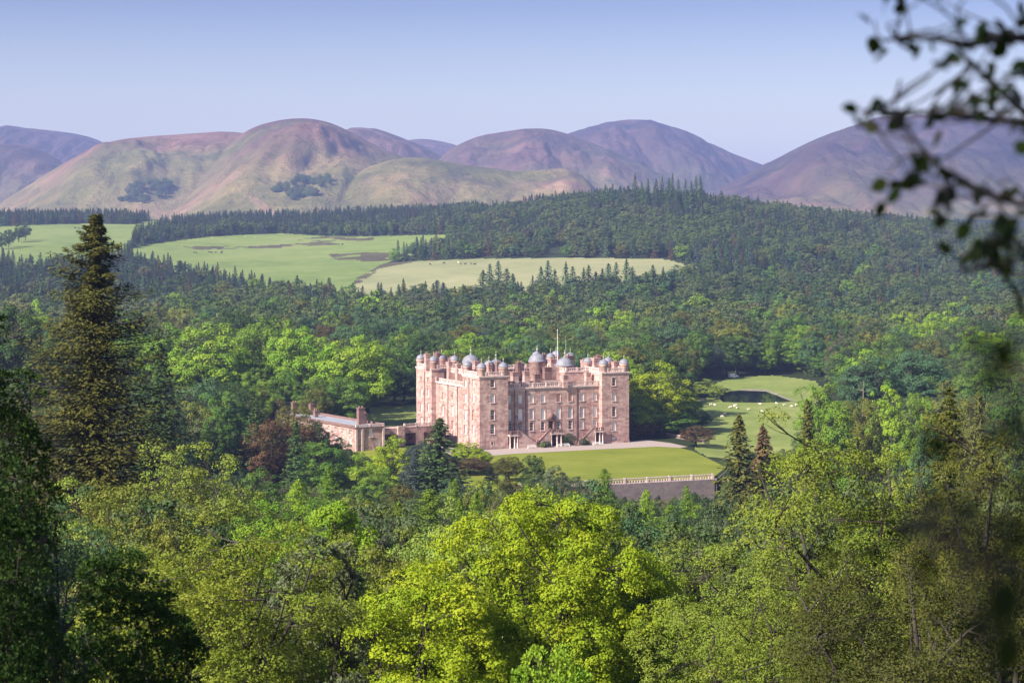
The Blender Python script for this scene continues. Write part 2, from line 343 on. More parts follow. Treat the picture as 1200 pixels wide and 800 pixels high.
def land(x, y):
    x = np.asarray(x, float); y = np.asarray(y, float)
    px = CX + F * x / np.maximum(y, 1)
    zn = np.interp(y, _nearY, _nearZ)
    n1 = (fbm(x / 40 + 9, y / 40 + 5, 3, 3) - 0.5)
    zn = zn + n1 * np.interp(y, [0, 40, 480, 540, 700, 1150], [0.3, 3, 3, 0.5, 0.6, 1.0])
    w = in_poly(x, y, TERR); d = np.where(w, 0, dist_poly(x, y, TERR))
    tl = (x - WALL_A[0]) / (WALL_B[0] - WALL_A[0]); front = y < WALL_A[1] + (WALL_B[1] - WALL_A[1]) * tl + 0.3
    fall = np.where(front & (x > WALL_A[0] - 5), 1.2, np.where(x < WALL_A[0] + 6, 22.0, 14.0))
    k = np.clip(1 - d / fall, 0, 1); k = k * k * (3 - 2 * k)
    zn = zn * (1 - k)
    pd = np.where(in_poly(x, y, POND), 0, dist_poly(x, y, POND)); k = np.clip(1 - (pd - 8) / 25, 0, 1); zn = zn * (1 - k) - 0.25 * k
    fy = np.clip((y - 1150) / 10, 0, len(_Yg) - 1.001); fx = np.clip((px + 600) / 20, 0, len(_pg) - 1.001)
    i = fy.astype(int); j = fx.astype(int); a = fy - i; b = fx - j
    zf = (_tab[i, j] * (1 - b) + _tab[i, j + 1] * b) * (1 - a) + (_tab[i + 1, j] * (1 - b) + _tab[i + 1, j + 1] * b) * a
    zf = zf + (fbm(x / 120, y / 120, 3, 11) - 0.5) * 5 * np.clip((y - 1150) / 300, 0, 1)
    return np.where(y > 1150, zf, zn)
def land1(x, y): return float(land(np.array([x]), np.array([y]))[0])
def picture(x, y, z): return CX + F * x / y, HY + (CZ - z) * F / y

# open land, as outlines on the ground (photo coordinates of points on the slope)
FIELDS = {
 'pasture_west': ([(-60, 292), (-60, 268), (30, 264), (100, 262), (160, 263), (185, 267), (150, 282), (150, 300), (100, 312), (30, 315), (-20, 305)], M_pasture),
 'pasture_top': ([(150, 264), (180, 258), (255, 254), (262, 259), (200, 264), (185, 268)], M_pasture),
 'pasture_mid': ([(150, 300), (152, 292), (205, 282), (250, 277), (330, 273.5), (380, 276.5), (420, 277), (522, 275), (520, 292), (478, 300), (446, 311), (418, 330), (412, 356), (330, 352), (322, 342), (250, 327), (190, 316)], M_pasture),
 'pasture_pale': ([(418, 330), (446, 312), (480, 306.5), (560, 303), (680, 302), (775, 303), (802, 309), (780, 330), (700, 345), (640, 352), (540, 360), (470, 360), (412, 357)], M_pale),
 'pasture_gap': ([(793, 311), (812, 310), (822, 318), (815, 330), (795, 330)], M_pale),
}
ROUGH = [[(385, 298), (430, 296), (478, 297), (470, 304), (430, 307), (392, 304)], [(215, 289), (300, 288.5), (380, 283), (400, 286), (330, 290.5), (230, 292.5)],
         [(411, 335), (418, 326), (446, 310), (482, 304.3), (483, 307.5), (448, 314), (424, 330)],
         [(345, 281), (380, 277), (440, 278), (436, 281.5), (380, 284)]]
OPEN_PARK = [[(806, 466), (840, 470), (935, 470), (968, 478), (990, 520), (905, 560), (850, 548), (815, 527)],
             [(838, 450), (852, 443), (905, 439.5), (955, 446), (968, 462), (955, 472), (825, 474), (832, 458)],
             [(434, 477), (492, 473), (492, 505), (425, 505)]]

def ground_sheet():
    Y = [-60.0]
    while Y[-1] < 3700:
        y = Y[-1]
        Y.append(y + (2.0 if y < 60 else max(2.0, y * (0.014 if y < 480 else 0.0075 if y < 1300 else 0.0042 if y < 2700 else 0.012))))
    Y = np.array(Y); U = np.concatenate([np.linspace(-1.3, -0.36, 30)[:-1], np.linspace(-0.36, 0.36, 640), np.linspace(0.36, 1.3, 30)[1:]])
    YY, UU = np.meshgrid(Y, U, indexing='ij'); XX = UU * (YY + 90 * np.exp(-np.maximum(YY, 0) / 90) )
    ZZ = land(XX, YY); V = np.stack([XX, YY, ZZ], -1).reshape(-1, 3)
    nu = len(U); i, j = np.meshgrid(np.arange(len(Y) - 1), np.arange(nu - 1), indexing='ij'); a = (i * nu + j).ravel()
    Q = np.stack([a, a + 1, a + nu + 1, a + nu], -1); C = V[Q].mean(1)
    px, py = picture(C[:, 0], np.maximum(C[:, 1], 1), C[:, 2])
    wob = (fbm(C[:, 0] / 60, C[:, 1] / 60, 3, 5) - 0.5) * 4
    done = np.zeros(len(Q), bool); far = C[:, 1] > 1250
    def part(name, sel, m):
        idx = np.where(sel)[0]; q = Q[idx]; u, inv = np.unique(q, return_inverse=True)
        o = link(name, np_mesh(name, V[u], inv.reshape(-1, 4), [m], smooth=True)); tag(o, kind='structure')
    rough = np.zeros(len(Q), bool)
    for p in ROUGH: rough |= far & in_poly(px, py + wob * 0.3, p) & (fbm(C[:, 0] / 25, C[:, 1] / 25, 3, 8) > 0.40)
    part('rough_pasture', rough, M_rough); done |= rough
    for k, (poly, m) in FIELDS.items():
        s = far & ~done & in_poly(px + wob, py + wob * 0.25, poly); part('pasture', s, m); done |= s
    s = np.zeros(len(Q), bool)
    for p in OPEN_PARK: s |= (C[:, 1] > 560) & (C[:, 1] < 1100) & in_poly(px, py, p)
    s &= ~done; part('park_grass', s, M_park); done |= s
    part('ground', ~done, M_ground)
ground_sheet()

def patch(name, poly, m, off, res=4.0):
    """a sheet that follows the land, with clean edges"""
    pts = []; n = len(poly)
    for i in range(n):
        a, b = Vector(poly[i]), Vector(poly[(i + 1) % n]); k = max(1, int((b - a).length / res)); pts += [a + (b - a) * t / k for t in range(k)]
    nb = len(pts); P = np.array(pts); x0, y0 = P.min(0); x1, y1 = P.max(0)
    gx, gy = np.meshgrid(np.arange(x0, x1, res), np.arange(y0, y1, res)); gx = gx.ravel(); gy = gy.ravel()
    pl = [tuple(p) for p in P]; k = in_poly(gx, gy, pl) & (dist_poly(gx, gy, pl) > res * 0.4)
    allp = pts + [Vector((a, b)) for a, b in zip(gx[k], gy[k])]
    r = delaunay_2d_cdt(allp, [], [list(range(nb))], 1, 1e-4)
    v = np.array([(p.x, p.y) for p in r[0]]); z = land(v[:, 0], v[:, 1]) + off
    me = bpy.data.meshes.new(name); me.from_pydata([(a, b, c) for (a, b), c in zip(v, z)], [], [list(f) for f in r[2]]); me.materials.append(m); me.update()
    if len(me.polygons) and me.polygons[0].normal.z < 0: me.flip_normals()
    o = link(name, me); tag(o, kind='structure'); return o
patch('lawn', [g0(545, 574), g0(714, 564.6), g0(834.5, 560.3), g0(851, 547.2), g0(812, 528.5), g0(797, 524.6), g0(770, 523.2), g0(700, 526.6), g0(600, 531.8), g0(560, 535.5), g0(535, 544)], M_lawn, 0.03)
patch('gravel_drive', [g0(535, 536), g0(560, 535.4), g0(600, 531.7), g0(700, 526.5), g0(770, 523.1), g0(797, 524.5), g0(806, 523.3), g0(785, 518.8), g0(757, 515.5), (46, 612), (36.5, 604), (-9.6, 577.5), (-14, 581), (-24, 590)], M_gravel, 0.034)
patch('lawn', [g0(330, 552, -2), g0(410, 560, -2), g0(470, 562, -2), g0(520, 545, -1), g0(519, 533, -0.5), g0(486, 526), g0(455, 523), g0(420, 527, -1), g0(380, 535, -1)], M_lawn, 0.12)
patch('pond_water', POND, M_water, 0.06, 6.0)
def shift(poly, c, k): return [(c[0] + (a - c[0]) * k, c[1] + (b - c[1]) * k) for a, b in poly]

# the far hills
RIDGES = [ # distance, depth of the front slope, crest (photo), dark share (heather plus cloud shadow put into the colour)
 (7600, 1500, [(-500, 168), (-200, 158), (0, 150), (30, 150), (70, 154), (100, 158), (125, 167), (160, 195), (200, 235), (260, 275)], 0.8),
 (6300, 1200, [(-500, 205), (-200, 186), (0, 168), (25, 169), (50, 176), (75, 190), (100, 215), (125, 250), (150, 275)], 0.65),
 (5300, 1300, [(-60, 275), (0, 238), (30, 220), (60, 200), (90, 182), (125, 165.5), (145, 163), (170, 160), (230, 156), (270, 154), (290, 155), (310, 164), (340, 185), (380, 225), (410, 275)], 0.12),
 (5100, 1500, [(170, 275), (200, 232), (230, 202), (262, 172), (290, 151), (318, 142), (345, 138), (372, 139), (398, 147), (425, 163), (455, 178), (490, 190), (530, 215), (580, 275)], 0.12),
 (6300, 1100, [(340, 215), (380, 165), (405, 149), (425, 149), (450, 153), (480, 165), (505, 176), (530, 190), (560, 215), (600, 275)], 0.45),
 (7900, 1200, [(420, 220), (460, 170), (480, 162), (497, 161.5), (520, 166), (545, 172), (580, 195), (620, 240)], 0.7),
 (4350, 800, [(335, 275), (365, 237), (395, 217), (430, 196), (460, 186), (485, 183.5), (510, 186), (535, 193), (570, 196), (605, 202), (635, 199), (665, 196), (685, 203), (700, 222), (725, 260), (740, 275)], 0.0),
 (6100, 1400, [(470, 260), (505, 193), (528, 173), (555, 161), (585, 155), (612, 151.5), (632, 149), (655, 153), (685, 164), (720, 178), (760, 197), (800, 216), (850, 240), (900, 275)], 0.55),
 (7200, 1700, [(560, 240), (620, 180), (655, 159), (685, 151), (712, 143), (745, 138.5), (775, 144), (805, 156), (835, 170), (868, 184), (900, 195), (940, 215), (990, 260)], 0.75),
 (5600, 1900, [(760, 275), (815, 240), (850, 216), (880, 201), (905, 189), (940, 170), (975, 155), (1010, 146), (1060, 139), (1110, 136), (1150, 136), (1200, 140), (1320, 152), (1500, 170), (1800, 200)], 0.85)]
def smooth_interp(x, xp, yp):
    xs = np.arange(xp[0], xp[-1] + 1, 4.0); ys = np.interp(xs, xp, yp)
    k = 5; ys = np.convolve(np.pad(ys, k, mode='reflect', reflect_type='odd'), np.ones(2 * k + 1) / (2 * k + 1), 'valid')
    return np.interp(x, xs, ys)
def hills():
    Y = np.concatenate([np.linspace(3650, 8200, 300), np.linspace(8300, 11000, 20)]); px = np.concatenate([np.arange(-1500, -120, 12.0), np.arange(-120, 1320, 1.6), np.arange(1320, 2700, 12.0)])
    YY, PP = np.meshgrid(Y, px, indexing='ij'); XX = (PP - CX) / F * YY
    base = 66 + (fbm(XX / 700, YY / 700, 4, 21) - 0.5) * 36
    base = np.where(YY < 3750, np.minimum(base, land(XX, np.full_like(YY, 3690.0)) - 0.0), base)
    Z = base.copy(); moor_cloud_shade = np.zeros_like(Z)
    warp = (fbm(XX / 900, YY / 900, 4, 31) - 0.5) * 500
    gx = fbm(XX / 260 + warp / 500, YY / 900, 5, 41); gully = 1 - np.abs(2 * gx - 1)          # down-slope furrows
    gul2 = 1 - np.abs(2 * fbm(XX / 85 + warp / 300, YY / 330, 4, 43) - 1)
    fine = fbm(XX / 110, YY / 160, 5, 51) - 0.5
    for i, (Yc, Wd, crest, moor_shade_share) in enumerate(RIDGES):
        cp = [c[0] for c in crest]; cy = smooth_interp(PP, cp, [c[1] for c in crest])
        zc = CZ + (HY - cy) / F * Yc; out = (PP < cp[0]) | (PP > cp[-1])
        amp = np.clip(zc - 66, 0, None); amp[out] = 0
        Yl = Yc + warp * 0.35 * np.clip(amp / 150, 0, 1) * 0
        t = np.clip(1 - np.abs(YY - Yl) / np.where(YY < Yl, Wd, Wd * 0.9), 0, 1)
        s = np.sin(t * math.pi / 2) ** 1.25
        mid = 4 * t * (1 - t)
        z = base * (1 - s) + (66 + amp) * s + amp * mid * (-0.27 * (gully - 0.6) - 0.08 * (gul2 - 0.6) + 0.10 * fine)
        better = z > Z; Z = np.where(better, z, Z)
        mf = moor_shade_share * np.clip(0.35 + s * 0.9, 0, 1)
        moor_cloud_shade = np.where(better & (amp > 8), mf, moor_cloud_shade)
    line = np.clip((gul2 - .86) / .10, 0, 1) * np.clip((gully - .45) * 3, 0, 1); moor_cloud_shade = np.where(Z > 90, np.maximum(moor_cloud_shade, line * .25), moor_cloud_shade)
    moor_cloud_shade = np.clip(moor_cloud_shade + (fbm(XX / 300, YY / 300, 4, 61) - 0.5) * 0.9 * (moor_cloud_shade > 0.02), 0, 1)
    V = np.stack([XX, YY, Z], -1).reshape(-1, 3); nu = len(px)
    i, j = np.meshgrid(np.arange(len(Y) - 1), np.arange(nu - 1), indexing='ij'); a = (i * nu + j).ravel()
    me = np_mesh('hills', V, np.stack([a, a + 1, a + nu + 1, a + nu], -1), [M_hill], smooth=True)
    at_ = me.attributes.new('moor_cloud_shade', 'FLOAT', 'POINT'); at_.data.foreach_set('value', moor_cloud_shade.ravel().astype(np.float32))
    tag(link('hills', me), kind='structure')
    return Y, px, Z
HILL = hills()
def hill_z(x, y):
    px = CX + F * x / y; i = int(np.argmin(abs(HILL[0] - y))); j = int(np.argmin(abs(HILL[1] - px))); return float(HILL[2][i, j])

# ------------------------------------------------------------------ the castle
C0 = Vector((-9.43, 579.0)); CYAW = R(25)
E1 = Vector((math.cos(CYAW), math.sin(CYAW))); E2 = Vector((-E1.y, E1.x))
def cs(px, t):          # position along the front (local x) seen at photo column px, on the plane local y = t
    k = (px - CX) / F; return (k * (C0.y + t * E2.y) - (C0.x + t * E2.x)) / (E1.x - k * E1.y)
def ct(px, s):          # position along the side (local y) at column px, on the plane local x = s
    k = (px - CX) / F; return (k * (C0.y + s * E1.y) - (C0.x + s * E1.x)) / (E2.x - k * E2.y)
def cz(py, s, t): return CZ - (py - HY) / F * (C0.y + s * E1.y + t * E2.y)
CW, CL, TW, TD = 49.3, 48.5, 9.2, 12.4
castle = empty('castle', (C0.x, C0.y, 0), CYAW)
tag(castle, 'pink sandstone castle with domed corner turrets and tall chimneys above a green lawn', 'castle')

def window(parent, o, u, out, h, kind, depth=0.34):
    """h = (u0,u1,z0,z1) of the opening; a pane set back in the reveal with its sash frame and sill as sub-parts"""
    a, b, c, d = h; P = lambda p, z, e: (o[0] + u[0] * p + out[0] * e, o[1] + u[1] * p + out[1] * e, z)
    m = {'dark': M_glass, 'white': M_blind, 'blue': M_bluebl, 'blank': M_blank}[kind]
    w = MB().add([P(a, c, -depth), P(b, c, -depth), P(b, d, -depth), P(a, d, -depth)], [(0, 1, 2, 3)]).build('window', m, parent)
    fr = MB()
    def bar(p0, p1, z0, z1, e0, e1):
        v = [P(p0, z0, e0), P(p1, z0, e0), P(p1, z0, e1), P(p0, z0, e1), P(p0, z1, e0), P(p1, z1, e0), P(p1, z1, e1), P(p0, z1, e1)]
        fr.add(v, [(3, 2, 1, 0), (4, 5, 6, 7), (0, 1, 5, 4), (1, 2, 6, 5), (2, 3, 7, 6), (3, 0, 4, 7)])
    if kind != 'blank':
        t = 0.09; e0, e1 = -depth + 0.01, -depth + 0.09
        bar(a, a + t, c, d, e0, e1); bar(b - t, b, c, d, e0, e1); bar(a + t, b - t, c, c + t, e0, e1); bar(a + t, b - t, d - t, d, e0, e1)
        if b - a > 0.9:
            n = 2 if b - a > 1.2 else 1
            for i in range(1, n + 1): x = a + (b - a) * i / (n + 1); bar(x - 0.03, x + 0.03, c + t, d - t, e0, e1 - 0.03)
            nz = max(1, round((d - c) / 0.75))
            for i in range(1, nz): z = c + (d - c) * i / nz; k = 0.06 if i == nz // 2 else 0.03; bar(a + t, b - t, z - k, z + k, e0 + 0.003, e1 - 0.035)
    if fr.v: fr.build('frame', M_white, w)
    fr = MB(); bar(a - 0.18, b + 0.18, c - 0.22, c - 0.003, -0.05, 0.16)
    fr.build('sill', M_trim, w)
    return w
def surround(mb, o, u, out, h):
    a, b, c, d = h; P = lambda p, z, e: (o[0] + u[0] * p + out[0] * e, o[1] + u[1] * p + out[1] * e, z)
    for p0, p1, z0, z1 in ((a - 0.2, a - 0.003, c, d + 0.2), (b + 0.003, b + 0.2, c, d + 0.2), (a - 0.003, b + 0.003, d + 0.003, d + 0.2)):
        v = [P(p0, z0, -0.03), P(p1, z0, -0.03), P(p1, z0, 0.06), P(p0, z0, 0.06), P(p0, z1, -0.03), P(p1, z1, -0.03), P(p1, z1, 0.06), P(p0, z1, 0.06)]
        mb.add(v, [(3, 2, 1, 0), (4, 5, 6, 7), (0, 1, 5, 4), (1, 2, 6, 5), (2, 3, 7, 6), (3, 0, 4, 7)])

DOME = [(1.12, 0), (1.14, 0.10), (1.05, 0.14), (1.0, 0.20), (0.97, 0.36), (0.88, 0.54), (0.72, 0.71), (0.50, 0.84), (0.28, 0.92), (0.14, 1.0), (0.08, 1.2)]
def dome(mb, x, y, z, r, n=20): mb.lathe(x, y, [(a * r, z + b * r) for a, b in DOME], n)
def finial(mb, x, y, z, k=1.0):
    mb.lathe(x, y, [(0.05 * k, z), (0.06 * k, z + 0.3 * k), (0.17 * k, z + 0.42 * k), (0.17 * k, z + 0.55 * k), (0.05 * k, z + 0.68 * k), (0.04 * k, z + 1.0 * k), (0.10 * k, z + 1.1 * k), (0.02 * k, z + 1.35 * k)], 8)
TOPZ = 21.3
def tower(x0, y0, wins_front, wins_left, label=None):
    x1, y1 = x0 + TW, y0 + TD
    fh = [w[:4] for w in wins_front]; lh = [w[:4] for w in wins_left]
    m = MB()
    m.wall((x0, y0), (1, 0), (0, -1), TW, 0, TOPZ, fh)
    m.wall((x0, y1), (0, -1), (-1, 0), TD, 0, TOPZ, lh)
    m.wall((x1, y0), (0, 1), (1, 0), TD, 0, TOPZ, []); m.wall((x1, y1), (-1, 0), (0, 1), TW, 0, TOPZ, [])
    m.add([(x0, y0, TOPZ - 0.2), (x1, y0, TOPZ - 0.2), (x1, y1, TOPZ - 0.2), (x0, y1, TOPZ - 0.2)], [(0, 1, 2, 3)])
    for h in fh: surround(m, (x0, y0), (1, 0), (0, -1), h)
    for h in lh: surround(m, (x0, y1), (0, -1), (-1, 0), h)
    m.box(x0 - 0.12, x1 + 0.12, y0 - 0.12, y0 - 0.003, 0, 0.9)     # plinth
    t = m.build('tower', M_stone, castle)
    c = MB()
    for z0, z1, e in ((TOPZ - 0.75, TOPZ - 0.45, 0.12), (TOPZ - 0.30, TOPZ + 0.05, 0.30)):
        c.box(x0 - e, x1 + e, y0 - e, y0 + 0.1, z0, z1); c.box(x0 - e, x0 + 0.1, y0 + 0.1, y1 - 0.1, z0, z1)
        c.box(x0 - e, x1 + e, y1 - 0.1, y1 + e, z0, z1); c.box(x1 - 0.1, x1 + e, y0 + 0.1, y1 - 0.1, z0, z1)
    c.build('cornice', M_trim, t)
    b = MB(); i = 0.05; z = TOPZ + 0.06
    b.balustrade((x0 + 1.6, y0 + i), (x1 - 1.6, y0 + i), z); b.balustrade((x0 + i, y0 + 1.6), (x0 + i, y1 - 1.6), z)
    b.balustrade((x1 - i, y0 + 1.6), (x1 - i, y1 - 1.6), z); b.balustrade((x0 + 1.6, y1 - i), (x1 - 1.6, y1 - i), z)
    b.build('balustrade', M_trim, t)
    for cx, cy in ((x0 + 1.1, y0 + 1.1), (x1 - 1.1, y0 + 1.1), (x0 + 1.1, y1 - 1.1), (x1 - 1.1, y1 - 1.1)):
        r = 1.38
        MB().lathe(cx, cy, [(0.5, TOPZ - 2.0), (1.0, TOPZ - 1.2), (r, TOPZ - 0.4), (r, TOPZ + 1.9), (r + 0.12, TOPZ + 2.0), (r + 0.12, TOPZ + 2.2), (r, TOPZ + 2.25), (r, TOPZ + 2.5)], 18).build('turret', M_stone, t)
        d = MB(); dome(d, cx, cy, TOPZ + 2.503, r); d.build('turret_dome', M_lead, t)
        f = MB(); finial(f, cx, cy, TOPZ + 2.503 + 1.2 * r, 0.9); f.build('finial', M_gold, t)
    for w in wins_front: window(t, (x0, y0), (1, 0), (0, -1), w[:4], w[4])
    for w in wins_left: window(t, (x0, y1), (0, -1), (-1, 0), w[:4], w[4])
    if label: t['label'] = label
    return t
def wrow(px, rows, plane, o_u, wd, side=False, flip=None):
    out = []
    for py, hh, kind in rows:
        if side: t = ct(px, plane); u = flip - t; z = cz(py, plane, t)
        else: s = cs(px, plane); u = s - o_u; z = cz(py, s, plane)
        out.append((u - wd / 2, u + wd / 2, z - hh / 2, z + hh / 2, kind))
    return out
FL_front = wrow(577.3, [(449, 2.2, 'dark'), (466.5, 2.6, 'white'), (486, 2.9, 'dark'), (502.5, 2.8, 'dark')], 0, 0, 1.35) + wrow(577.0, [(519.5, 1.0, 'dark')], 0, 0, 0.7)
FL_left = wrow(545.6, [(449, 2.2, 'blue'), (466, 2.6, 'white'), (486, 3.0, 'blue'), (503, 2.7, 'blue')], 0, 0, 1.5, True, TD) + wrow(554.8, [(449, 2.2, 'blue'), (466, 2.6, 'white'), (486.5, 3.0, 'blank'), (503.5, 2.7, 'blue')], 0, 0, 1.5, True, TD)
BL_left = [w for px in (494.0, 502.0) for w in wrow(px, [(446, 2.2, 'blank'), (460, 2.6, 'white'), (477.5, 2.9, 'blue'), (494, 2.9, 'white')], 0, 0, 1.5, True, CL)]
FR_front = wrow(719.6, [(447, 2.4, 'dark'), (465, 2.3, 'white'), (482, 2.9, 'dark'), (499, 2.6, 'white'), (515, 1.6, 'white')], 0, CW - TW, 1.3)
tower(0, 0, FL_front, FL_left, 'near corner tower whose left side catches the sun')
tower(CW - TW, 0, FR_front, [])
tower(0, CL - TD, [], BL_left)
tower(CW - TW, CL - TD, [], [])

# front range: eight window columns in three storeys, between the towers
FY, FZ = 2.0, 17.4
fpx = [597.2, 609.7, 623.0, 636.3, 654.4, 668.4, 682.0, 697.2]
k1 = ['white', 'white', 'white', 'white', 'blank', 'blank', 'white', 'white']
k2 = ['white', 'white', 'blue', 'white', 'white', 'blue', 'blue', 'white']
k3 = ['dark', 'dark', 'dark', 'dark', 'dark', 'dark', 'white', 'blue']
fh = []
for i, px in enumerate(fpx):
    s = cs(px, FY); u = s - TW
    fh += [(u - .68, u + .68, 12.9, 15.3, k1[i]), (u - .70, u + .70, 7.9, 11.2, k2[i])]
    fh.append((u - .64, u + .64, 4.6, 7.2, k3[i]))
du = cs(645.6, FY) - TW
door_h = (du - 0.75, du + 0.75, 4.1, 7.3)
low = [(cs(px, FY) - TW - .45, cs(px, FY) - TW + .45, 1.4, 2.5, 'dark') for px in (610.5, 640.0, 691.5)]
m = MB(); WID = CW - 2 * TW
m.wall((TW, FY), (1, 0), (0, -1), WID, 0, FZ, [h[:4] for h in fh] + [door_h] + [h[:4] for h in low])
for h in fh: surround(m, (TW, FY), (1, 0), (0, -1), h[:4])
m.add([(TW, FY, FZ - .2), (CW - TW, FY, FZ - .2), (CW - TW, 12, FZ - .2), (TW, 12, FZ - .2)], [(0, 1, 2, 3)])
m.wall((CW - TW, 12), (-1, 0), (0, 1), WID, 0, FZ, [])
m.build('front_wall', M_stone, castle)
for h in fh + low: window(castle, (TW, FY), (1, 0), (0, -1), h[:4], h[4])
MB().box(TW + door_h[0], TW + door_h[1], FY + .30, FY + .38, 4.1, 7.3).build('door', M_door, castle)
d = MB(); dx = TW + du; d.box(dx - 1.15, dx - .77, FY - .22, FY - .003, 4.1, 7.6).box(dx + .77, dx + 1.15, FY - .22, FY - .003, 4.1, 7.6).box(dx - 1.4, dx + 1.4, FY - .35, FY - .003, 7.61, 8.0)
d.lathe(dx, FY - .05, [(.5, 8.01), (.85, 8.4), (.9, 8.9), (.7, 9.5), (.25, 9.9)], 10); d.build('door_surround', M_dstone, castle)
c = MB(); c.box(TW, CW - TW, FY - .35, FY + .1, FZ - .3, FZ + .05).box(TW, CW - TW, FY - .12, FY - .003, FZ - .75, FZ - .5).build('cornice', M_trim, castle)
b = MB(); b.balustrade((TW + .2, FY - .05), (CW - TW - .2, FY - .05), FZ + .06, 1.25); b.build('balustrade', M_trim, castle)
# side and back ranges
LX = 1.5
lh = [w for px in (519.0, 530.5) for w in wrow(px, [(464, 2.4, 'blank'), (481, 3.0, 'blue'), (498, 2.7, 'blank')], LX, 0, 1.4, True, CL - TD)]
m = MB(); m.wall((LX, CL - TD), (0, -1), (-1, 0), CL - 2 * TD, 0, FZ, [h[:4] for h in lh])
for h in lh: surround(m, (LX, CL - TD), (0, -1), (-1, 0), h[:4])
m.wall((11.5, TD), (0, 1), (1, 0), CL - 2 * TD, 0, FZ, []); m.add([(LX, TD, FZ - .2), (11.5, TD, FZ - .2), (11.5, CL - TD, FZ - .2), (LX, CL - TD, FZ - .2)], [(0, 1, 2, 3)])
m.build('side_wall', M_stone, castle)
for h in lh: window(castle, (LX, CL - TD), (0, -1), (-1, 0), h[:4], h[4])
MB().box(LX - .35, LX + .1, TD, CL - TD, FZ - .3, FZ + .05).build('cornice', M_trim, castle)
b = MB(); b.balustrade((LX - .05, TD + .2), (LX - .05, CL - TD - .2), FZ + .06, 1.25); b.build('balustrade', M_trim, castle)
MB().box(CW - 11.5, CW - LX, TD, CL - TD, 0, FZ).build('side_wall', M_stone, castle)
MB().box(TW, CW - TW, CL - 12, CL - FY, 0, FZ).build('rear_wall', M_stone, castle)
# raised inner blocks over the ranges, with their own parapets
for x0, x1, y0, y1, z1 in ((5.0, 11.3, 12.6, 34, 20.6), (32.0, 40.3, 8.5, 13.2, 21.2), (38.5, 46, 13.3, 34, 20.8), (12, 37, CL - 11, CL - 4, 20.6), (14.5, 30, 8.6, 12.8, 18.6)):
    r = MB().box(x0, x1, y0, y1, FZ - .19, z1).build('attic', M_dstone if z1 < 21 else M_stone, castle)
    bb = MB(); bb.box(x0 - .15, x1 + .15, y0 - .15, y0 + .1, z1 - .25, z1 + .05).box(x0 - .15, x0 + .1, y0 + .101, y1, z1 - .25, z1 + .05)
    if z1 > 20: bb.balustrade((x0 + .1, y0 + .05), (x1 - .1, y0 + .05), z1 + .06, 1.1); bb.balustrade((x0 + .05, y0 + .6), (x0 + .05, y1 - .1), z1 + .06, 1.1)
    bb.build('parapet', M_trim, r)
# four round courtyard towers with lead domes
for px, Y, zb in ((551.7, 617.0, 22.9), (581.2, 595.5, 22.7), (629.6, 627.0, 22.7), (661.6, 605.5, 22.7)):
    X = (px - CX) / F * Y; dv = Vector((X, Y)) - C0; x, y = dv.dot(E1), dv.dot(E2); r = 2.62
    q = MB(); q.lathe(x, y, [(r, 0), (r, zb - .35), (r + .16, zb - .28), (r + .16, zb - .05), (r, zb)], 28)
    t = q.build('courtyard_tower', M_stone, castle)
    q = MB(); dome(q, x, y, zb + .003, r * 0.99, 28); q.build('tower_dome', M_lead, t)
    q = MB(); finial(q, x, y, zb + r * 1.2, 1.35); q.build('finial', M_gold, t)
    a = math.atan2(-.92, -.38 + (0.6 if px > 600 else 0)); w, h = (0.35, 0.55)
    for da in (-0.16, 0.16):
        cx, cy = x + math.cos(a + da) * (r - .02), y + math.sin(a + da) * (r - .02)
        MB().obox((cx - math.sin(a) * -.3, cy - math.cos(a) * .3), (cx - math.sin(a) * .3, cy + math.cos(a) * .3), .1, zb - 3.4, zb - 1.9).build('window', M_glass, t)
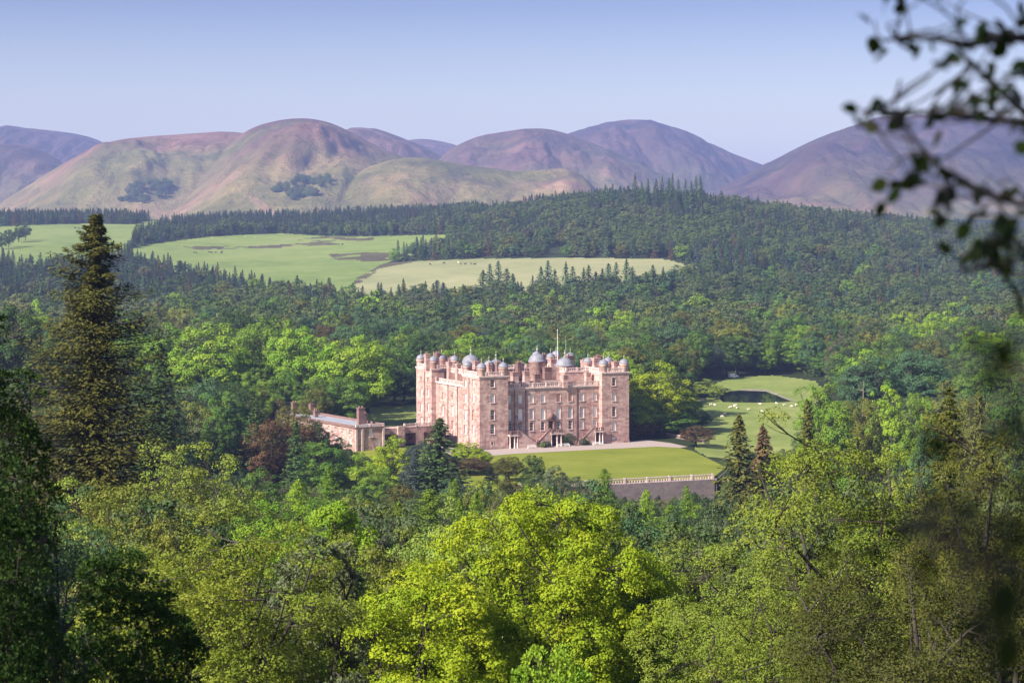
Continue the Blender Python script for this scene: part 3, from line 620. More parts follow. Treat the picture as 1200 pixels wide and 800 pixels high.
# chimney stacks
def chimney(px, Y, top, base, w=1.3, d=1.6, pots=2, mt=None):
    X = (px - CX) / F * Y; dv = Vector((X, Y)) - C0; x, y = dv.dot(E1), dv.dot(E2); z1 = CZ - (top - HY) / F * Y - .75
    q = MB().box(x - w / 2, x + w / 2, y - d / 2, y + d / 2, base, z1).box(x - w / 2 - .13, x + w / 2 + .13, y - d / 2 - .13, y + d / 2 + .13, z1 - .62, z1 - .38).box(x - w / 2 - .16, x + w / 2 + .16, y - d / 2 - .16, y + d / 2 + .16, z1 + .003, z1 + .2)
    o = q.build('chimney', mt or M_stone, castle)
    for i in range(pots):
        a = (i + .5) / pots - .5
        MB().lathe(x + a * w * .75, y, [(.22, z1 + .203), (.19, z1 + .65), (.24, z1 + .70), (.24, z1 + .78)], 8).build('chimney_pot', M_pot, o)
for a in ((500.3, 608, 412.5, 21), (512.6, 625, 411.5, 20, 1.3, 2.2, 3, M_dstone), (519.5, 633, 415, 17, 1.6, 2.6, 3, M_dstone), (526.8, 611, 421.5, 17), (536.7, 606, 424, 17, 1.2, 1.6), (529, 640, 417, 17, 1.4, 2.4, 3, M_dstone),
          (557.5, 598, 421, 21, 1.5, 2.0), (583.5, 586, 422, 21, 1.3, 1.5, 2, M_dstone), (573.5, 590, 425, 21, 1.1, 1.4),
          (603.0, 593, 433.5, 17, 1.9, 1.9, 2), (607.2, 600, 422, 17, 0.95, 1.6, 1, M_dstone), (611.0, 601, 422.5, 17, 1.0, 1.6, 1), (616.4, 593, 432.5, 17, 1.7, 1.5),
          (637.4, 635, 413, 17, 1.8, 2.0, 2, M_dstone), (647.0, 612, 418.5, 17, 1.9, 2.4, 3), (641.2, 606, 428, 17, 2.4, 1.6, 2, M_dstone), (667.5, 632, 414.5, 17, 2.2, 1.8, 3, M_dstone), (684.3, 618, 419.5, 17, 1.5, 1.7),
          (688.6, 600, 434, 17, 1.6, 1.3), (697.6, 606, 417, 17, 2.1, 2.4, 2), (701.5, 612, 415, 17, 1.8, 2.0, 3, M_dstone), (721.0, 606, 421.5, 21, 1.7, 1.6, 2), (724.8, 607, 423, 21, 1.1, 1.2, 1, M_dstone), (629.3, 591.5, 436, 17, 1.8, 1.0, 2, M_dstone), (661.9, 592.5, 437, 17, 1.4, 1.0, 1)): chimney(*a)
# flagpole on the roof, rods, drainpipes
X = (653.4 - CX) / F * 618; dv = Vector((X, 618.0)) - C0; x, y = dv.dot(E1), dv.dot(E2)
q = MB().lathe(x, y, [(.14, 17.2), (.10, 26), (.06, 32.8)], 8); q.lathe(x, y, [(.05, 32.8), (.16, 32.95), (.05, 33.15)], 8); q.build('flagpole', M_white, castle)
X = (663.0 - CX) / F * 622; dv = Vector((X, 622.0)) - C0; x, y = dv.dot(E1), dv.dot(E2)
MB().lathe(x, y, [(.05, 17.2), (.03, 30)], 6).build('rod', M_white, castle)
for px in (616.0, 675.8, 602.8): s = cs(px, FY); MB().box(s - .09, s + .09, FY - .2, FY - .02, .3, FZ - .4).box(s - .2, s + .2, FY - .26, FY - .02, FZ - 1.35, FZ - .95).build('drainpipe', M_pipe, castle)
for px, pl in ((549.9, 0.0), (525.3, LX), (536.5, LX), (498, 0.0)): t = ct(px, pl); MB().box(pl - .2, pl - .02, t - .1, t + .1, .3, FZ - .4 if pl else TOPZ - 1).build('drainpipe', M_pipe, castle)

# the outside stairs against the front
def stair(xa, xb, landing0, landing1, name_label):
    """flight from the ground at xa up to the landing edge xb; the landing spans landing0..landing1; z of landing 4.05"""
    zt = 4.05; y0, y1 = FY - 3.0, FY - .01; st = empty('stair'); st.parent = castle; st['label'] = name_label
    sg = 1 if xb > xa else -1; n = 22; poly = [(xa, 0.0)]
    for i in range(n): xx = xa + (xb - xa) * i / n; poly += [(xx, zt * (i + 1) / n), (xa + (xb - xa) * (i + 1) / n, zt * (i + 1) / n)]
    poly.append((xb, 0.0))
    if sg < 0: poly = poly[::-1]
    MB().prism(poly, y0 + .3, y1).build('steps', M_stone, st)
    r = MB()
    pr = [(xa, 0), (xa, 1.15), (xb, zt + 1.15), (xb, zt - .001), (xb, 0)]
    r.prism(pr if sg > 0 else pr[::-1], y0, y0 + .29); r.build('side_wall', M_stone, st)
    r = MB(); pr = [(xa - sg * .2, 1.16), (xa - sg * .2, 1.42), (xb, zt + 1.42), (xb, zt + 1.16)]
    r.prism(pr if sg > 0 else pr[::-1], y0 - .08, y0 + .37); r.build('coping', M_dstone, st)
    a, b = min(landing0, landing1), max(landing0, landing1)
    MB().box(a, b, y0 - .25, y1, zt - .45, zt).build('landing', M_trim, st)
    r = MB().balustrade((a + .1, y0 - .1), (b - .1, y0 - .1), zt + .003, 1.05); r.build('balustrade', M_dstone, st)
    for x in (a + .35, b - .35, (a + b) / 2 + .25): MB().lathe(x, y0 + .15, [(.30, 0), (.30, .3), (.22, .4), (.20, zt - .8), (.30, zt - .65), (.30, zt - .451)], 10).build('column', M_trim, st)
    MB().box(a + .8, b - .8, FY - .09, FY - .012, .05, 2.9).build('doorway', M_door, st)
    MB().lathe(xa - sg * .3, y0 + .1, [(.35, 0), (.35, 1.5), (.45, 1.55), (.45, 1.7), (.28, 1.72), (.3, 2.05), (.1, 2.3)], 8).build('newel', M_dstone, st)
stair(cs(628.0, FY - 2), cs(606.5, FY - 2), cs(595.2, FY - 2), cs(606.5, FY - 2), 'outside stair descending from the left landing')
stair(cs(628.8, FY - 2), cs(643.5, FY - 2), cs(643.5, FY - 2), cs(657.5, FY - 2), 'outside stair rising to the front door')
stair(cs(679.5, FY - 2), cs(695.0, FY - 2), cs(695.0, FY - 2), cs(706.0, FY - 2), 'outside stair rising to the right landing')

# ------------------------------------------------------------------ the low wing left of the castle
def wing():
    o = Vector((-45.6, 580.0)); w = empty('low_wing', (o.x, o.y, 0), R(32)); tag(w, 'long low pink stone wing with flat lead roof left of the castle', 'building')
    Hh = 6.3; Wd, Ln = 9.5, 62.0
    lh = [(Ln - t - .6, Ln - t + .6, z, z + hgt) for t in np.arange(3.5, 58, 4.6) for z, hgt in ((0.9, 2.2), (4.0, 1.5))]
    fh = [(4.6, 5.7, 3.4, 5.8), (7.0, 8.1, .4, 2.6)]
    m = MB(); m.wall((0, 0), (1, 0), (0, -1), Wd, -3, Hh, fh); m.wall((0, Ln), (0, -1), (-1, 0), Ln, -3, Hh, lh)
    m.wall((Wd, 0), (0, 1), (1, 0), Ln, -3, Hh, []); m.wall((Wd, Ln), (-1, 0), (0, 1), Wd, -3, Hh, []); m.build('wall', M_stone, w)
    MB().box(.3, Wd - .3, .3, Ln - .3, Hh - .25, Hh + .12).build('roof', M_slate, w)
    c = MB(); c.box(-.3, Wd + .3, -.3, .1, Hh - .25, Hh + .05).box(-.3, .1, .101, Ln, Hh - .25, Hh + .05).box(Wd - .1, Wd + .3, .101, Ln, Hh - .25, Hh + .05); c.build('cornice', M_dstone, w)
    b = MB(); b.balustrade((0, 0), (Wd, 0), Hh + .06, .8); b.build('balustrade', M_trim, w)
    b = MB(); b.obox((0.05, .5), (.05, Ln), .3, Hh + .06, Hh + .5); b.obox((Wd, .5), (Wd, Ln), .3, Hh + .06, Hh + .8); b.build('parapet', M_dstone, w)
    for h in lh: window(w, (0, Ln), (0, -1), (-1, 0), h, 'white' if h[2] < 3 else 'dark')
    for h in fh: window(w, (0, 0), (1, 0), (0, -1), h, 'white')
    for x, y, ww, hh in ((4.6, 5.5, 2.0, 5.0), (7.6, 9.0, 1.2, 3.0), (4.5, 50, 1.6, 3.4), (2.2, 56, 1.2, 3.2), (7.5, 44, 1.4, 3.2), (5.0, 36, 1.2, 1.9)):
        q = MB().box(x - ww / 2, x + ww / 2, y - .7, y + .7, Hh + .121, Hh + hh).box(x - ww / 2 - .12, x + ww / 2 + .12, y - .82, y + .82, Hh + hh + .003, Hh + hh + .25).build('chimney', M_dstone, w)
        for i in range(2): MB().lathe(x + (i - .5) * ww * .5, y, [(.2, Hh + hh + .253), (.2, Hh + hh + .8)], 8).build('chimney_pot', M_pot, q)
    for x in (0.3, 2.2, Wd - .3): MB().box(x - .3, x + .3, -.25, -.004, -2.8, Hh - .3).build('pilaster', M_trim, w)
    # taller far end block
    MB().box(-5, Wd + 1, Ln + .02, Ln + 12, 0, Hh + 1.8).build('end_block', M_stone, w)
    b = MB(); b.balustrade((-5, Ln + .25), (Wd + 1, Ln + .25), Hh + 1.803, 1.0); b.build('balustrade', M_trim, w)
    # link arcade to the castle with arched openings
    x0, x1 = Wd + .02, 30.0
    m = MB(); m.wall((x0, 2), (1, 0), (0, -1), x1 - x0, -1, 5.3, [(1.2, 4.8, -.9, 3.6), (8.2, 11.8, -.9, 3.6), (14.5, 18.0, -.9, 3.6)], .8)
    m.add([(x0, 2, 5.3), (x1, 2, 5.3), (x1, 7, 5.3), (x0, 7, 5.3)], [(0, 1, 2, 3)]); m.box(x0, x1, 6.6, 7, -1, 5.29); m.box(x0 + 5.4, x0 + 7.6, 1.4, 1.99, -1, 5.9); m.build('arcade', M_stone, w)
    b = MB(); b.balustrade((x0 + 7.7, 2.1), (x1, 2.1), 5.32, 1.1); b.build('balustrade', M_trim, w)
    m = MB().prism([(x1 - 5, .1), (x1 - 5, 1.2), (x1, 5.1), (x1, .1)], -1.0, 1.9); m.build('stair', M_dstone, w)
    m = MB().prism([(-3.6, -2.2), (.4, 1.4), (.9, 1.4), (-2.9, -2.2)], 5.4, 5.9, 'x'); m.add([], []); m.build('ramp_wall', M_dstone, w)
wing()

# terrace retaining wall with its balustrade
tw = empty('terrace_wall', (WALL_A[0], WALL_A[1], 0)); tag(tw, 'grey stone terrace retaining wall below the lawn, topped with a pale balustrade', 'wall')
a, b_, c_ = (0, 0), (WALL_B[0] - WALL_A[0], WALL_B[1] - WALL_A[1]), (WALL_C[0] - WALL_A[0], WALL_C[1] - WALL_A[1])
m = MB().obox((a[0], a[1] - .6), (b_[0], b_[1] - .6), 1.1, -9.5, -.05); m.build('retaining_wall', M_wallst, tw)
q = MB().balustrade((a[0], a[1] - .5), (b_[0], b_[1] - .5), -.04, 1.3, .75, 6.5); q.build('balustrade', M_trim, tw)
m = MB().obox((b_[0] + .4, b_[1] - .6), (c_[0] + .6, c_[1]), .8, -6, -.05).build('return_wall', M_wallst, tw)
# low wall at the drive's far right
dw = empty('drive_wall', (48, 600, 0)); tag(dw, 'short low stone wall between the gravel drive and the park', 'wall')
MB().obox((0, 18), (10, -2), .6, -.5, .9).build('wall', M_wallst, dw); MB().obox((0, 18), (10, -2), .8, .903, 1.05).build('coping', M_trim, dw)

# ------------------------------------------------------------------ tree shapes
def unit(v): return v / np.maximum(np.linalg.norm(v, axis=-1, keepdims=True), 1e-6)
def leaf_quads(P, N, L, Wd, rng, axis=None):
    """rhombic leaves at P with normals N; L, Wd lengths and widths (arrays)"""
    n = len(P)
    if axis is None: axis = rng.normal(size=(n, 3))
    T = unit(axis - N * (axis * N).sum(1, keepdims=True)); B = np.cross(N, T)
    L = np.broadcast_to(np.asarray(L, float), (n,))[:, None]; Wd = np.broadcast_to(np.asarray(Wd, float), (n,))[:, None]
    V = np.stack([P - T * L / 2, P + B * Wd / 2 - N * L * .06, P + T * L / 2, P - B * Wd / 2 - N * L * .06], 1).reshape(-1, 3)
    return V, np.arange(4 * n).reshape(-1, 4)
def tubes(paths, n=5):
    """paths: list of (points, radii) -> arrays of a single wood mesh (open tubes)"""
    V = []; Q = []; b = 0; ang = np.arange(n) * 2 * math.pi / n
    for pts, rad in paths:
        pts = np.asarray(pts, float); d = unit(np.gradient(pts, axis=0)); ref = np.where(np.abs(d[:, 2:3]) < .9, [[.1, .2, 1.]], [[1., .1, .1]])
        a = unit(np.cross(d, ref)); c = np.cross(d, a); k = len(pts); rad = np.asarray(rad, float)
        ring = pts[:, None] + (a[:, None] * np.cos(ang)[None, :, None] + c[:, None] * np.sin(ang)[None, :, None]) * rad[:, None, None]
        V.append(ring.reshape(-1, 3)); i, j = np.meshgrid(np.arange(k - 1), np.arange(n), indexing='ij'); j2 = (j + 1) % n
        Q.append(np.stack([b + i * n + j, b + i * n + j2, b + (i + 1) * n + j2, b + (i + 1) * n + j], -1).reshape(-1, 4)); b += k * n
    return np.concatenate(V), np.concatenate(Q)
def curve(p, q, bend, rng, k=6, sag=0.0):
    t = np.linspace(0, 1, k)[:, None]; p = np.asarray(p, float); q = np.asarray(q, float)
    m = (p + q) / 2 + rng.normal(size=3) * bend + np.array([0, 0, sag]); w = rng.normal(size=(k, 3)) * bend * .07; w[0] = w[-1] = 0
    return (1 - t) ** 2 * p + 2 * t * (1 - t) * m + t ** 2 * q + w

def broadleaf(seed, H=20.0, Rr=8.0, base=.22, n_puff=60, n_leaf=5000, leaf=.5, irr=.25, puff=(.24, .40), tuft=0, reject=.72, top=1.0, limbs=6, wood_n=5, lean=0.0, aspect=.62, spread=.7, wood=1.0, tuft_r=None, lobe=False, ragged=False):
    """-> (wood V,Q) (leaf V,Q,tint); foliage sits in clumps spread through the crown's volume, limbs reach to the clumps"""
    rng = np.random.default_rng(seed); zb = base * H; rz = (H - zb) / 2; zc = zb + rz
    k = np.arange(n_puff) + .5; ph = k * 2.39996 + rng.uniform(0, 6); cz_ = 1 - 1.75 * k / n_puff
    d = np.stack([np.sqrt(np.clip(1 - cz_ ** 2, 0, 1)) * np.cos(ph), np.sqrt(np.clip(1 - cz_ ** 2, 0, 1)) * np.sin(ph), cz_], 1); d = unit(d + rng.normal(size=d.shape) * .16)
    pr = Rr * rng.uniform(*puff, n_puff) * (1 - .25 * np.clip(d[:, 2], 0, 1))
    lump = 1 + irr * (2 * fbm(d[:, 0] * 1.6 + seed * 3.1, d[:, 1] * 1.6 + d[:, 2] * 1.3, 2, seed) - 1)
    env = np.array([Rr, Rr, rz * top]); rad = np.clip(lump, .5, 1.3)[:, None]
    C = d * (env * rad - pr[:, None] * .9) * rng.uniform(.60 if ragged else .78, 1.04 if ragged else 1.0, n_puff)[:, None]
    low = np.clip(-d[:, 2], 0, 1); C[:, :2] *= (1 - .25 * low)[:, None]
    C = C + np.array([0, 0, zc]); ni = max(3, n_puff // 7)
    Ci = rng.normal(size=(ni, 3)) * env * .28 + np.array([0, 0, zc]); C = np.concatenate([C, Ci]); pr = np.concatenate([pr, Rr * rng.uniform(.2, .3, ni)]); d = np.concatenate([d, unit(Ci - [0, 0, zc])])
    C[:, 0] += lean * (C[:, 2] - zb)
    nt_ = n_leaf if not tuft else n_leaf // tuft
    pid = rng.choice(len(C), nt_, p=pr ** 2 / (pr ** 2).sum())
    dd = unit(rng.normal(size=(nt_, 3)) + spread * d[pid] + np.array([0, 0, .22])); rr = pr[pid] * (1 - .45 * rng.random(nt_) ** 1.6) * np.where(rng.random(nt_) < (.10 if ragged else 0), 1.32, 1.0)
    P = C[pid] + dd * rr[:, None] * np.array([1.08, 1.08, .82])
    keep = np.ones(nt_, bool)
    for c, r in zip(C, pr): keep &= ((P - c) ** 2).sum(1) > (reject * r) ** 2
    keep |= rng.random(nt_) < .12
    P, dd, pid = P[keep], dd[keep], pid[keep]; cl = rng.random(len(C))[pid]
    if tuft:
        n = len(P); tp = np.repeat(P, tuft, 0); td = np.repeat(unit(dd + [0, 0, .35]), tuft, 0); n2 = len(tp); tl = np.repeat(rng.random(n), tuft)
        if lobe:
            od = unit(rng.normal(size=(n2, 3)) + td * .6 + [0, 0, .25]); ll = leaf * rng.uniform(.6, 1.35, n2); kr = np.repeat(rng.uniform(.65, 1.3, n), tuft)[:, None]
            nn = unit(od * 1.0 + td * .35 + np.array([0, 0, .25]) + rng.normal(size=(n2, 3)) * (.34 if lobe is True else lobe))
            V, Q = leaf_quads(tp + od * (tuft_r * kr * (1 - .4 * rng.random((n2, 1)) ** 2)) * [1.15, 1.15, .8], nn, ll, ll * (.8 if lobe is True else aspect), rng)
        else:
            ax = unit(td * .55 + rng.normal(size=(n2, 3)) * .75); ll = leaf * rng.uniform(.6, 1.25, n2); tr_ = tuft_r or leaf * .8
            nn = unit(np.cross(ax, rng.normal(size=(n2, 3)))); nn = nn * np.sign((nn * (td * .7 + [0, 0, .5])).sum(1, keepdims=True) + 1e-6)
            kr = np.repeat(rng.uniform(.6, 1.35, n), tuft)[:, None]
            V, Q = leaf_quads(tp + ax * tr_ * kr * (.25 + .85 * rng.random((n2, 1)) ** .6) + rng.normal(size=(n2, 3)) * leaf * .25, nn, ll, ll * aspect, rng, ax)
        tint = .30 * np.repeat(cl, tuft) + .35 * tl + .35 * rng.random(n2)
    else:
        n = len(P); nn = unit(dd * 1.1 + np.array([0, 0, .30]) + rng.normal(size=(n, 3)) * .36); ll = leaf * rng.uniform(.6, 1.35, n)
        V, Q = leaf_quads(P, nn, ll, ll * .8, rng); tint = .45 * cl + .55 * rng.random(n)
    # wood
    tr = (.022 * H + .02 * Rr) * wood; fork = zb + .12 * (H - zb); paths = []
    tp = np.array([[0, 0, -1.5], [0, 0, 0], [rng.normal() * .15, rng.normal() * .15, zb * .5], [rng.normal() * .3 + lean * .1 * H, rng.normal() * .3, fork], [lean * .4 * H + rng.normal() * .6, rng.normal() * .6, zc], [lean * .7 * H, rng.normal() * .5, zb + .86 * (H - zb)]])
    paths.append((tp, tr * np.array([1.35, 1.15, .95, .8, .42, .1])))
    ends = []
    for i in range(limbs):
        a = i * 2.399 + rng.uniform(0, 1); s = rng.uniform(.0, .75); p0 = tp[3] * (1 - s) + tp[4] * s; el = rng.uniform(-.05, .75)
        e = np.array([math.cos(a) * Rr * .62, math.sin(a) * Rr * .62, zc + el * rz * .9]); e[0] += lean * (e[2] - zb)
        pts = curve(p0, e, .09 * Rr, rng, 8, -.04 * Rr); paths.append((pts, tr * (.55 - .15 * s) * np.linspace(1, .22, 8))); ends.append(pts)
    allp = np.concatenate([x[2:] for x in ends] + [np.array([tp[4], tp[5]])])
    for c, r in zip(C, pr):
        j = np.argmin(((allp - c) ** 2).sum(1) + 2.0 * np.maximum(allp[:, 2] - c[2], 0) ** 2); pts = curve(allp[j], c + (c - allp[j]) * .25, .05 * Rr, rng, 5); paths.append((pts, tr * .15 * np.linspace(1, .2, 5)))
        if tuft:
            for _ in range(4): e = c + unit(rng.normal(size=3) + unit(c - allp[j])) * r * .95; paths.append((curve(pts[2], e, .03 * Rr, rng, 4), tr * .055 * np.linspace(1, .3, 4)))
    return tubes(paths, wood_n), (V, Q, tint)

def conifer(seed, H=24.0, Rb=4.5, n_br=200, n_per=12, leaf=.5, base=.08, droop=.35, curl=.25, pw=.85, gap=.25, wide=.22, hang=.5, irr=.2, aspect=.45, tip=.04, wood_br=True, zs=0.0):
    rng = np.random.default_rng(seed); Ps = []; Ax = []; Nn = []; Ls = []; tint = []; paths = []
    paths.append((np.array([[0, 0, -1.5], [0, 0, 0], [0, 0, H * .5], [0, 0, H * .98]]), np.array([.018 * H + .05, .014 * H + .05, .008 * H, .015])))
    lop = rng.uniform(0, 6.28)
    for i in range(n_br):
        u = ((i + rng.random()) / n_br); h = base + (1 - base) * u ** 1.12
        prof = (1 - h) / (1 - base); L = Rb * (prof ** pw) * (1 + irr * rng.normal()) + tip * Rb
        a = i * 2.39996 + rng.normal() * .35; L *= 1 + .12 * math.cos(a - lop); L = max(L, .05 * Rb)
        if rng.random() < gap * .5 and h < .9: L *= rng.uniform(.3, .7)
        ca, sa = math.cos(a), math.sin(a); z0 = h * H; dr = droop * (1 - h * .9)
        s = rng.random(n_per) ** .72; s.sort(); lat = rng.normal(size=n_per) * wide * L * (.35 + .65 * np.sin(math.pi * np.clip(s, 0, 1)))
        z = z0 + L * (-dr * s + curl * s * s) - np.abs(lat) * .25 - rng.random(n_per) * hang * leaf + rng.normal(size=n_per) * L * zs
        P = np.stack([ca * L * s - sa * lat, sa * L * s + ca * lat, z], 1); Ps.append(P)
        ax = np.stack([np.full(n_per, ca) - sa * np.sign(lat) * .7, np.full(n_per, sa) + ca * np.sign(lat) * .7, np.full(n_per, -dr * .6) - hang * .5], 1) + rng.normal(size=(n_per, 3)) * .3; Ax.append(ax)
        Nn.append(np.stack([np.full(n_per, ca) * .45, np.full(n_per, sa) * .45, np.ones(n_per) * .75], 1) + rng.normal(size=(n_per, 3)) * .38)
        Ls.append(leaf * rng.uniform(.65, 1.3, n_per) * (.55 + .45 * prof)); tint.append(.35 * rng.random() + .25 * s + .4 * rng.random(n_per))
        if wood_br and i % 2 == 0:
            t = np.linspace(0, .92, 4)[:, None]; paths.append((np.concatenate([ca * L * t, sa * L * t, z0 + L * (-dr * t + curl * t * t)], 1), np.linspace(.008 * H * (prof * .7 + .1), .012, 4)))
    P = np.concatenate(Ps); L = np.concatenate(Ls); V, Q = leaf_quads(P, unit(np.concatenate(Nn)), L, L * aspect, rng, np.concatenate(Ax))
    return tubes(paths, 5), (V, Q, np.concatenate(tint))

POOL = {}
def meshes(kind, gen):
    """(wood mesh, crown mesh, both-in-one mesh maker)"""
    (wv, wq), (lv, lq, t) = gen
    needle = kind in ('conifer', 'larch')
    ml = M_needle if kind == 'conifer' else M_leaf
    w = np_mesh('trunk', wv, wq, [M_bark], smooth=True); c = np_mesh('crown', lv, lq, [ml], t)
    return {'wood': w, 'crown': c, 'raw': (wv, wq, lv, lq, t), 'H': lv[:, 2].max(), 'R': np.percentile(np.hypot(lv[:, 0], lv[:, 1]), 97), 'kind': kind}
def one_mesh(p, name, ml, mw=None):
    wv, wq, lv, lq, t = p['raw']
    V = np.concatenate([wv, lv]); Q = np.concatenate([wq, lq + len(wv)]); mi = np.concatenate([np.zeros(len(wq), int), np.ones(len(lq), int)])
    return np_mesh(name, V, Q, [mw or M_bark, ml], np.concatenate([np.full(len(wq), .5), t]), mi)
POOL['B_near'] = [meshes('broadleaf', broadleaf(100 + i, 15, 5.2, .10, 75, 34000, .17, .40, (.14, .28), 28, .48, limbs=8, wood=.8, tuft_r=.42, ragged=True, lobe=.45)) for i in range(4)]
POOL['B_mid'] = [meshes('broadleaf', broadleaf(200 + i, 22, 8.5, .08, 60, 26000, .40, .36, (.19, .36), 70, .6, spread=.5, tuft_r=1.15, lobe=True)) for i in range(6)]
POOL['B_tall'] = [meshes('broadleaf', broadleaf(250 + i, 30, 7.0, .08, 80, 28000, .40, .36, (.22, .38), 70, .6, spread=.5, tuft_r=1.1, lobe=True)) for i in range(3)]
POOL['B_far'] = [meshes('broadleaf', broadleaf(300 + i, 18, 6.5, .06, 34, 5200, .70, .34, (.22, .42), 34, .6, limbs=4, wood_n=4, spread=.5, tuft_r=1.25, lobe=True)) for i in range(6)]
POOL['C_mid'] = [meshes('conifer', conifer(400 + i, 24, 4.6, 260, 16, .85, .06, .40, .22, .9)) for i in range(4)]
POOL['C_far'] = [meshes('conifer', conifer(500 + i, 20, 3.5, 120, 7, 1.15, .04, .35, .15, .85, wide=.3, wood_br=False, aspect=.6)) for i in range(5)]
POOL['L_near'] = [meshes('larch', conifer(600 + i, 20, 4.6, 330, 55, .30, .10, .18, .12, .75, .3, .25, 1.3, .25, .5)) for i in range(4)]

# ------------------------------------------------------------------ every tree: position, kind, size, colour
COLS = {'bright yellow-green': (.135, .185, .012), 'lime green': (.115, .19, .020), 'fresh green': (.082, .140, .020), 'mid green': (.056, .105, .022), 'dark green': (.030, .058, .018),
        'blue-green': (.040, .078, .042), 'olive': (.070, .078, .020), 'dark olive': (.042, .046, .012), 'olive green': (.095, .115, .026), 'yellow olive': (.098, .138, .023), 'shady olive': (.044, .050, .014), 'copper brown': (.062, .042, .026), 'pale green': (.118, .165, .036), 'brown-green': (.050, .054, .015), 'golden green': (.105, .130, .020), 'grey-green': (.075, .095, .062), 'slate blue': (.030, .045, .050), 'black-green': (.020, .040, .010)}
TREES = []
def jit(c, rng, k=.12): f = 1.85 + rng.normal() * k; return tuple(max(.003, x * f * (1 + rng.normal() * k * .4) * (1.0, .98, .80)[i]) for i, x in enumerate(c))
def add(kind, x, y, H, Rr, colname, pool=None, label=None, name=None, mesh=None, hero=False, z=None, group=None, rot=None, cat=None):
    z = land1(x, y) if z is None else z
    TREES.append(dict(kind=kind, x=x, y=y, z=z, H=H, R=Rr, col=colname, pool=pool, label=label, name=name, mesh=mesh, hero=hero, group=group, rot=rot, cat=cat)); return TREES[-1]
def hero(kind, px, top, Y, Wpx, colname, label, pool=None, name=None, mesh=None, cat=None, rot=None):
    """a tree picked out in the photo: its column, the row of its top, its distance and its width"""
    if kind != 'broadleaf': Wpx *= 1.3
    x = (px - CX) / F * Y; z = land1(x, Y); zt = CZ - (top - HY) / F * Y
    return add(kind, x, Y, zt - z, Wpx / 2 / F * Y, colname, pool, label, name, mesh, True, z, cat=cat, rot=rot)
rs = np.random.default_rng(7)
# nearest trees, each with a shape of its own
hero('broadleaf', 662, 568, 82, 325, 'bright yellow-green', 'broad bright yellow-green oak in the middle of the near slope', mesh=meshes('broadleaf', broadleaf(11, 13.5, 6.0, .10, 110, 150000, .125, .45, (.12, .24), 60, .55, limbs=10, wood_n=6, wood=.7, tuft_r=.36, spread=.6, lobe=.45)), name='oak_tree')
hero('broadleaf', 500, 655, 77, 250, 'bright yellow-green', 'lower bright green oak leaning out left of the broad one', mesh=meshes('broadleaf', broadleaf(31, 10, 4.1, .08, 85, 95000, .115, .45, (.13, .26), 56, .55, limbs=9, wood_n=6, wood=.7, tuft_r=.33, spread=.6, lobe=.45)), name='oak_tree')
hero('broadleaf', 750, 660, 84, 130, 'lime green', 'green leafy tree tucked under the right side of the broad oak', mesh=None, pool='B_near')
hero('broadleaf', 985, 472, 62, 300, 'yellow olive', 'tall loose green tree with dark forked limbs at right, rising highest of the near trees', mesh=meshes('broadleaf', broadleaf(12, 14, 4.4, .08, 100, 70000, .085, .48, (.11, .22), 24, .4, limbs=12, wood_n=6, wood=.7, tuft_r=.26, spread=.4, ragged=True, lobe=.45)), name='birch_tree')
hero('broadleaf', 862, 570, 68, 250, 'yellow olive', 'loose fresh green tree with thin dark limbs between the broad oak and tall right-hand tree', mesh=meshes('broadleaf', broadleaf(13, 12, 4.0, .06, 90, 65000, .085, .42, (.12, .24), 24, .4, limbs=11, wood_n=6, wood=.7, tuft_r=.26, spread=.4, ragged=True, lobe=.45)), name='birch_tree')
hero('broadleaf', 1165, 480, 55, 250, 'olive', 'olive brown leafy tree at the right edge behind the blurred twigs', mesh=meshes('broadleaf', broadleaf(14, 11, 3.4, .06, 85, 70000, .070, .40, (.13, .26), 24, .42, limbs=10, wood_n=6, wood=.9, tuft_r=.21, spread=.4, ragged=True, lobe=.45)), name='birch_tree')
hero('broadleaf', 1060, 640, 44, 330, 'shady olive', 'dull green thicket filling the bottom right corner under the blurred twigs', mesh=meshes('broadleaf', broadleaf(15, 7, 3.3, .03, 90, 80000, .060, .38, (.12, .25), 24, .42, limbs=10, wood_n=6, wood=.8, tuft_r=.19, spread=.4, ragged=True, lobe=.45)), name='birch_tree')
hero('broadleaf', 890, 690, 50, 240, 'yellow olive', 'small loose green tree at the bottom between oak and corner thicket', mesh=meshes('broadleaf', broadleaf(16, 7, 2.7, .03, 80, 55000, .066, .38, (.13, .25), 24, .42, limbs=10, wood_n=6, wood=.8, tuft_r=.19, spread=.4, ragged=True, lobe=.45)), name='birch_tree')
hero('conifer', 1112, 452, 92, 130, 'brown-green', 'dark ragged conifer behind the olive brown tree at right', pool='C_near', mesh=meshes('conifer', conifer(17, 22, 3.0, 240, 90, .26, .05, .25, .2, .8, .5, .28, .5, .35)))
hero('broadleaf', 222, 508, 150, 210, 'pale green', 'airy pale green willow with thin upright stems in front of the tall brown conifer', mesh=meshes('broadleaf', broadleaf(18, 21, 6.6, .06, 120, 70000, .17, .42, (.11, .23), 24, .36, limbs=14, wood_n=5, wood=.6, tuft_r=.42, spread=.4, ragged=True, lobe=.45)), name='willow_tree')
hero('broadleaf', 130, 560, 135, 150, 'olive green', 'dull olive willow left of the airy pale green willow', mesh=meshes('broadleaf', broadleaf(19, 18, 4.5, .08, 100, 60000, .16, .40, (.14, .28), 22, .42, limbs=10, wood=.6, tuft_r=.4, spread=.4, lobe=.45)), name='willow_tree')
hero('broadleaf', 262, 606, 56, 340, 'golden green', 'broad golden green oak with bronze young leaves left of the bright oak', mesh=meshes('broadleaf', broadleaf(20, 10, 4.1, .04, 110, 95000, .078, .44, (.11, .22), 28, .46, limbs=11, wood_n=6, wood=.6, tuft_r=.23, spread=.5, ragged=True, lobe=.45)), name='oak_tree')
